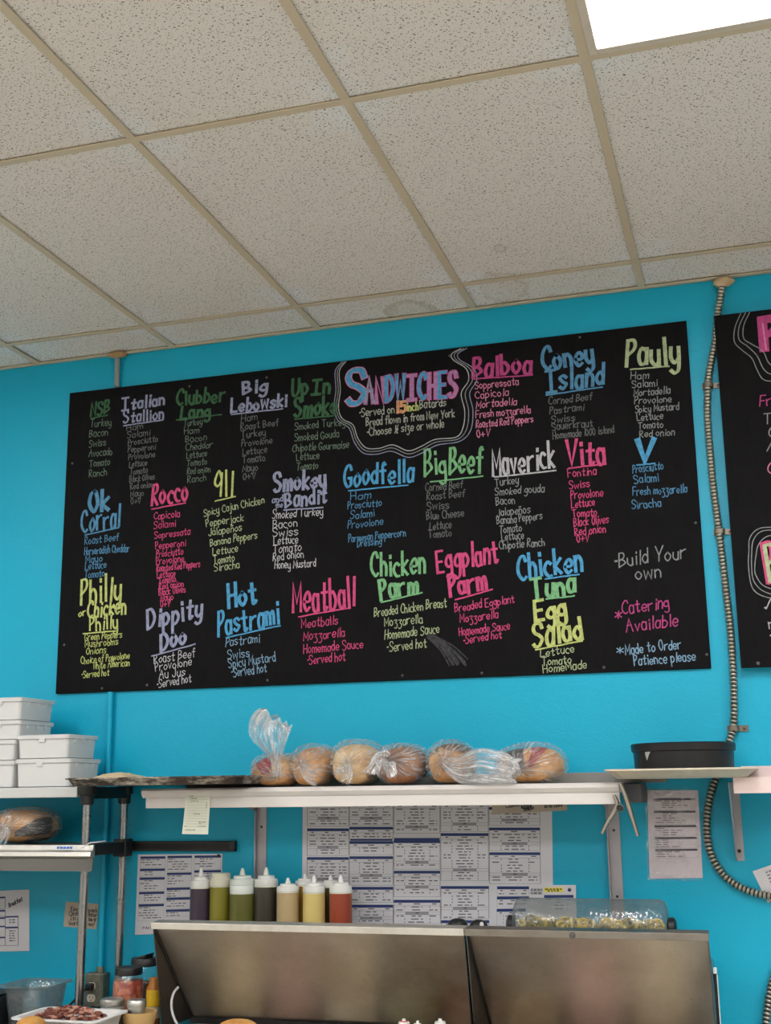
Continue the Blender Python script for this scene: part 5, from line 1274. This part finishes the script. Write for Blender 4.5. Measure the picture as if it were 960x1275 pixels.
cc = catmull([(xplug, -.08, zplug), (xplug - .01, -.095, zplug - .01), at(95, 1243, -.1), at(84, 1253, -.1), at(70, 1254, -.12), at(62, 1262, -.14)], 6)
for p in cc: p.z = max(p.z, CZ + .005)
build(MB().tube(cc, .0045, 8), 'cable', BLACKP, pc, smooth=60)
def jar(px0, px1, Y): 
    x0, x1 = X_(px0, 1240, Y), X_(px1, 1240, Y); return (x0 + x1) / 2, (x1 - x0) / 2
# jar of red relish
cx, R0 = jar(142, 177, -.29); Y = -.29; hT = Z_(160, 1204, -.29) - CZ; c = (cx, Y, CZ + .0005)
o = thing('sauce_jar', c, 'jar of chunky red relish with a black lid beside the rear rack post', 'jar')
def m_chunky(name, a, b, c_):
    t = NT(name); v = t.N('ShaderNodeTexVoronoi', {'Vector': t.co(), 'Scale': 70.0}); r = t.N('ShaderNodeSeparateColor', {0: v.outputs['Color']}).outputs[0]
    t.set(Base_Color=t.ramp(r, [(.0, (*lin(a), 1)), (.5, (*lin(b), 1)), (.9, (*lin(c_), 1))]), Roughness=.35); return t.m
build(MB().lathe([(R0 * .9, .003), (R0 * .95, .008), (R0 * .95, hT - .055), (R0 * .9, hT - .04)], 32, c), 'contents', m_chunky('red_relish', (150, 44, 34), (176, 70, 52), (204, 130, 100)), o, smooth=40)
build(MB().lathe([(R0 * .95, 0), (R0, .006), (R0, hT - .05), (R0 * .9, hT - .03), (R0 * .82, hT - .022)], 32, c), 'glass', GLASS, o, smooth=40)
build(MB().lathe([(R0 * .84, hT - .024), (R0 * .88, hT - .022), (R0 * .88, hT - .004), (R0 * .84, hT), (.0001, hT)], 32, c), 'jar_lid', BLACKP, o, smooth=40)
# tall shaker with black flip top
Y = -.17; cx, R0 = jar(164, 193, Y); hT = Z_(178, 1194, Y) - CZ; c = (cx, Y, CZ + .0005)
o = thing('spice_container', c, 'tall clear spice container with a black flip-top behind the red relish jar', 'container')
build(MB().lathe([(R0 * .92, .003), (R0 * .94, hT * .62)], 28, c), 'contents', M('dark_spice', (92, 62, 40), .8, var=.4, vs=160), o, smooth=40)
build(MB().lathe([(R0, 0), (R0, hT - .02), (R0 * .9, hT - .012)], 28, c), 'clear_body', GLASS, o, smooth=40)
build(MB().lathe([(R0 * 1.02, hT - .022), (R0 * 1.02, hT + .0), (R0 * .95, hT + .004), (.0001, hT + .004)], 28, c), 'cap', BLACKP, o, smooth=40)
mb = MB(); mb.hexa([(cx - .012, Y - R0 * .8, CZ + hT + .004), (cx + .018, Y - R0 * .8, CZ + hT + .004), (cx + .018, Y + R0 * .6, CZ + hT + .004), (cx - .012, Y + R0 * .6, CZ + hT + .004)],
                   [(cx - .006, Y - R0 * .8, CZ + hT + .012), (cx + .026, Y - R0 * .8, CZ + hT + .02), (cx + .026, Y + R0 * .6, CZ + hT + .02), (cx - .006, Y + R0 * .6, CZ + hT + .012)])
build(mb, 'flip_top', BLACKP, o, bevel=.003)
# yellow labelled bottle
Y = -.27; cx, R0 = jar(184, 200, Y); cx = min(cx, -1.985); hT = Z_(190, 1217, Y) - CZ; c = (cx, Y, CZ + .0005)
o = thing('seasoning_bottle', c, 'small bottle with a yellow and white label tucked beside the prep table lid', 'bottle')
build(MB().lathe([(R0 * .9, 0), (R0, .005), (R0, hT * .78), (R0 * .7, hT * .88), (R0 * .6, hT)], 24, c), 'body', M('amber_bottle', (176, 110, 40), .3), o, smooth=40)
build(MB().lathe([(R0 * 1.02, .03), (R0 * 1.02, hT * .42)], 24, c), 'white_label', M('label_white', (222, 216, 196), .5), o, smooth=40)
build(MB().lathe([(R0 * 1.02, hT * .43), (R0 * 1.02, hT * .76)], 24, c), 'yellow_label', M('label_yellow', (236, 190, 44), .5, var=.15, vs=60), o, smooth=40)
# metal shakers
for (pa, pb, ptop, Y, lb) in ((127, 154, 1242.5, -.39, 'wide metal-topped shaker standing behind the white meat pan, in front of the red relish jar'), (160, 181, 1244, -.42, 'slim silver shaker rising out of the tan bowl beside the prep table')):
    cx, R0 = jar(pa, pb, Y); zb = CZ + (.0005 if pa < 150 else .018); hT = Z_((pa + pb) / 2, ptop, Y) - zb; c = (cx, Y, zb)
    o = thing('shaker', c, lb, 'shaker')
    build(MB().lathe([(R0 * .95, 0), (R0, .004), (R0 * .96, hT - .02)], 28, c), 'body', ALU if pa > 150 else M('shaker_glass', (190, 192, 188), .25, .2), o, smooth=40)
    build(MB().lathe([(R0 * 1.01, hT - .022), (R0 * 1.03, hT - .018), (R0 * 1.03, hT - .006), (R0 * .9, hT - .001), (R0 * .3, hT), (.0001, hT)], 28, c), 'shaker_top', ALU, o, smooth=40)
# tan bowl
Y = -.42; cx = X_(173, 1268, Y); hT = Z_(173, 1259, Y) - CZ; c = (cx, Y, CZ + .0005); R0 = .056
o = MB().lathe([(R0 * .6, 0), (R0 * .85, hT * .4), (R0, hT), (R0 * .94, hT), (R0 * .78, hT * .4), (R0 * .55, .012), (.0001, .012)], 36, c).build('bowl', M('tan_bowl', (216, 178, 118), .5, var=.08), smooth=40)
tag(o, 'tan wooden-coloured bowl holding the slim silver shaker at the bottom edge', 'bowl')
# white pan of meat
Y = -.55; zr_ = Z_(95, 1259, -.5); hp = zr_ - CZ
mx0, mx1 = X_(45, 1262, -.5), X_(152, 1262, -.5)
o = thing('food_pan', ((mx0 + mx1) / 2, Y, CZ), 'white food pan heaped with chopped brown meat at the lower left', 'food pan'); cxm = (mx0 + mx1) / 2
mb = MB()
def rr(hx, hy, zz, r=.03, n=5):
    out = []
    for (sx, sy, a0) in ((1, 1, 0), (-1, 1, 90), (-1, -1, 180), (1, -1, 270)):
        for k in range(n + 1):
            a = math.radians(a0 + 90 * k / n); out.append((cxm + sx * (hx - r) + r * math.cos(a), Y + sy * (hy - r) + r * math.sin(a), zz))
    return out
hx, hy = (mx1 - mx0) / 2, .11
mb.loft([rr(hx - .03, hy - .03, CZ + .0005), rr(hx - .014, hy - .014, zr_ - .006), rr(hx, hy, zr_ - .004), rr(hx, hy, zr_), rr(hx - .016, hy - .016, zr_), rr(hx - .032, hy - .032, CZ + .005)]); build(mb, 'pan', WHITEP, o, smooth=45)
rnd = random.Random(9); mb = MB(); MEAT = [M('meat_brown', (150, 94, 78), .5, var=.25, vs=60), M('meat_pink', (198, 150, 132), .5, var=.25, vs=60), M('meat_dark', (112, 66, 56), .5, var=.25, vs=60)]
for q in range(260):
    a, rd = rnd.uniform(0, 6.28), rnd.random() ** .5; x, y = cxm + math.cos(a) * rd * (hx - .035), Y + math.sin(a) * rd * (hy - .035)
    z = zr_ - .012 + .03 * (1 - rd ** 2) + rnd.uniform(-.006, .006); mb.mat(rnd.choice(MEAT)); s_ = rnd.uniform(.005, .010); e = [rnd.uniform(.7, 1.9), rnd.uniform(.5, 1.3), rnd.uniform(.3, .9)]; tw = rnd.uniform(0, 3.1)
    mb.add([(x + s_ * (e[0] * math.cos(t_) * math.cos(tw) - e[1] * math.sin(t_) * math.sin(tw)), y + s_ * (e[0] * math.cos(t_) * math.sin(tw) + e[1] * math.sin(t_) * math.cos(tw)), z + dz * s_ * e[2] + rnd.uniform(-.003, .003)) for dz in (-.5, .35) for t_ in [6.283 * k / 6 for k in range(6)]], [(5, 4, 3, 2, 1, 0), (6, 7, 8, 9, 10, 11)] + [(k, (k + 1) % 6, 6 + (k + 1) % 6, 6 + k) for k in range(6)])
b2 = MB(); 
mb.mat(MEAT[0]); mb.add([(x, y, zr_ - .02) for x, y, _ in rr(hx - .03, hy - .03, 0)], [tuple(range(len(rr(1, 1, 0))))])
me_ = mb.build('chopped_meat', None, smooth=35); tag(me_, 'chopped brown and pink meat heaped in the white food pan', 'meat', kind='stuff')
# clear container
Y = -.3; x0, x1 = X_(19, 1245, Y), X_(70, 1245, Y); xt0, xt1 = X_(14.5, 1224, Y), X_(76, 1224, Y); zt_ = Z_(45, 1223, Y); cxm = (x0 + x1) / 2
o = thing('clear_food_pan', (cxm, Y, CZ), 'tall clear plastic food pan standing left of the outlet box', 'container'); mb = MB()
hx, ht = (x1 - x0) / 2, (xt1 - xt0) / 2; zb = CZ + .0005
mb.loft([rr(hx - .012, hx - .012, zb), rr(hx, hx, zt_ - .03), rr(hx + .003, hx + .003, zt_ - .01), rr(ht, ht, zt_ - .006), rr(ht, ht, zt_), rr(ht - .008, ht - .008, zt_ - .003), rr(hx, hx, zt_ - .012), rr(hx - .004, hx - .004, zt_ - .03), rr(hx - .016, hx - .016, zb + .005)]); build(mb, 'pan', CLEAR, o, smooth=45)
# black slicer-like shape and tan bread at the corner
x1 = X_(10, 1250, -.35) - .012; b = MB(); zt_ = Z_(10, 1240, -.35)
pr = [(-.47, CZ + .0005), (-.24, CZ + .0005), (-.24, zt_), (-.36, zt_), (-.47, zt_ - .06)]
o = thing('black_appliance', (x1 - .15, -.35, CZ), 'dark boxy appliance at the lower left corner beside the clear pan', 'appliance')
bb = MB(); bb.loft([[(x1 - .3, y, z) for y, z in pr], [(x1, y, z) for y, z in pr]]); build(bb, 'body', BLACKP, o, bevel=.006)
build(MB().box(x1 - .29, x1 - .01, -.37, -.25, zt_, zt_ + .006), 'lid', BLACKM, o, bevel=.002)
x0, x1 = X_(24, 1272, -.66), X_(54, 1272, -.66); zb = CZ + .0005
bun(22, 54, 1265.5, -.745, zb, 'tan bread piece at the lower left corner in front of the clear pan')
for o in bpy.data.objects:
    if '_w' in o: del o['_w']
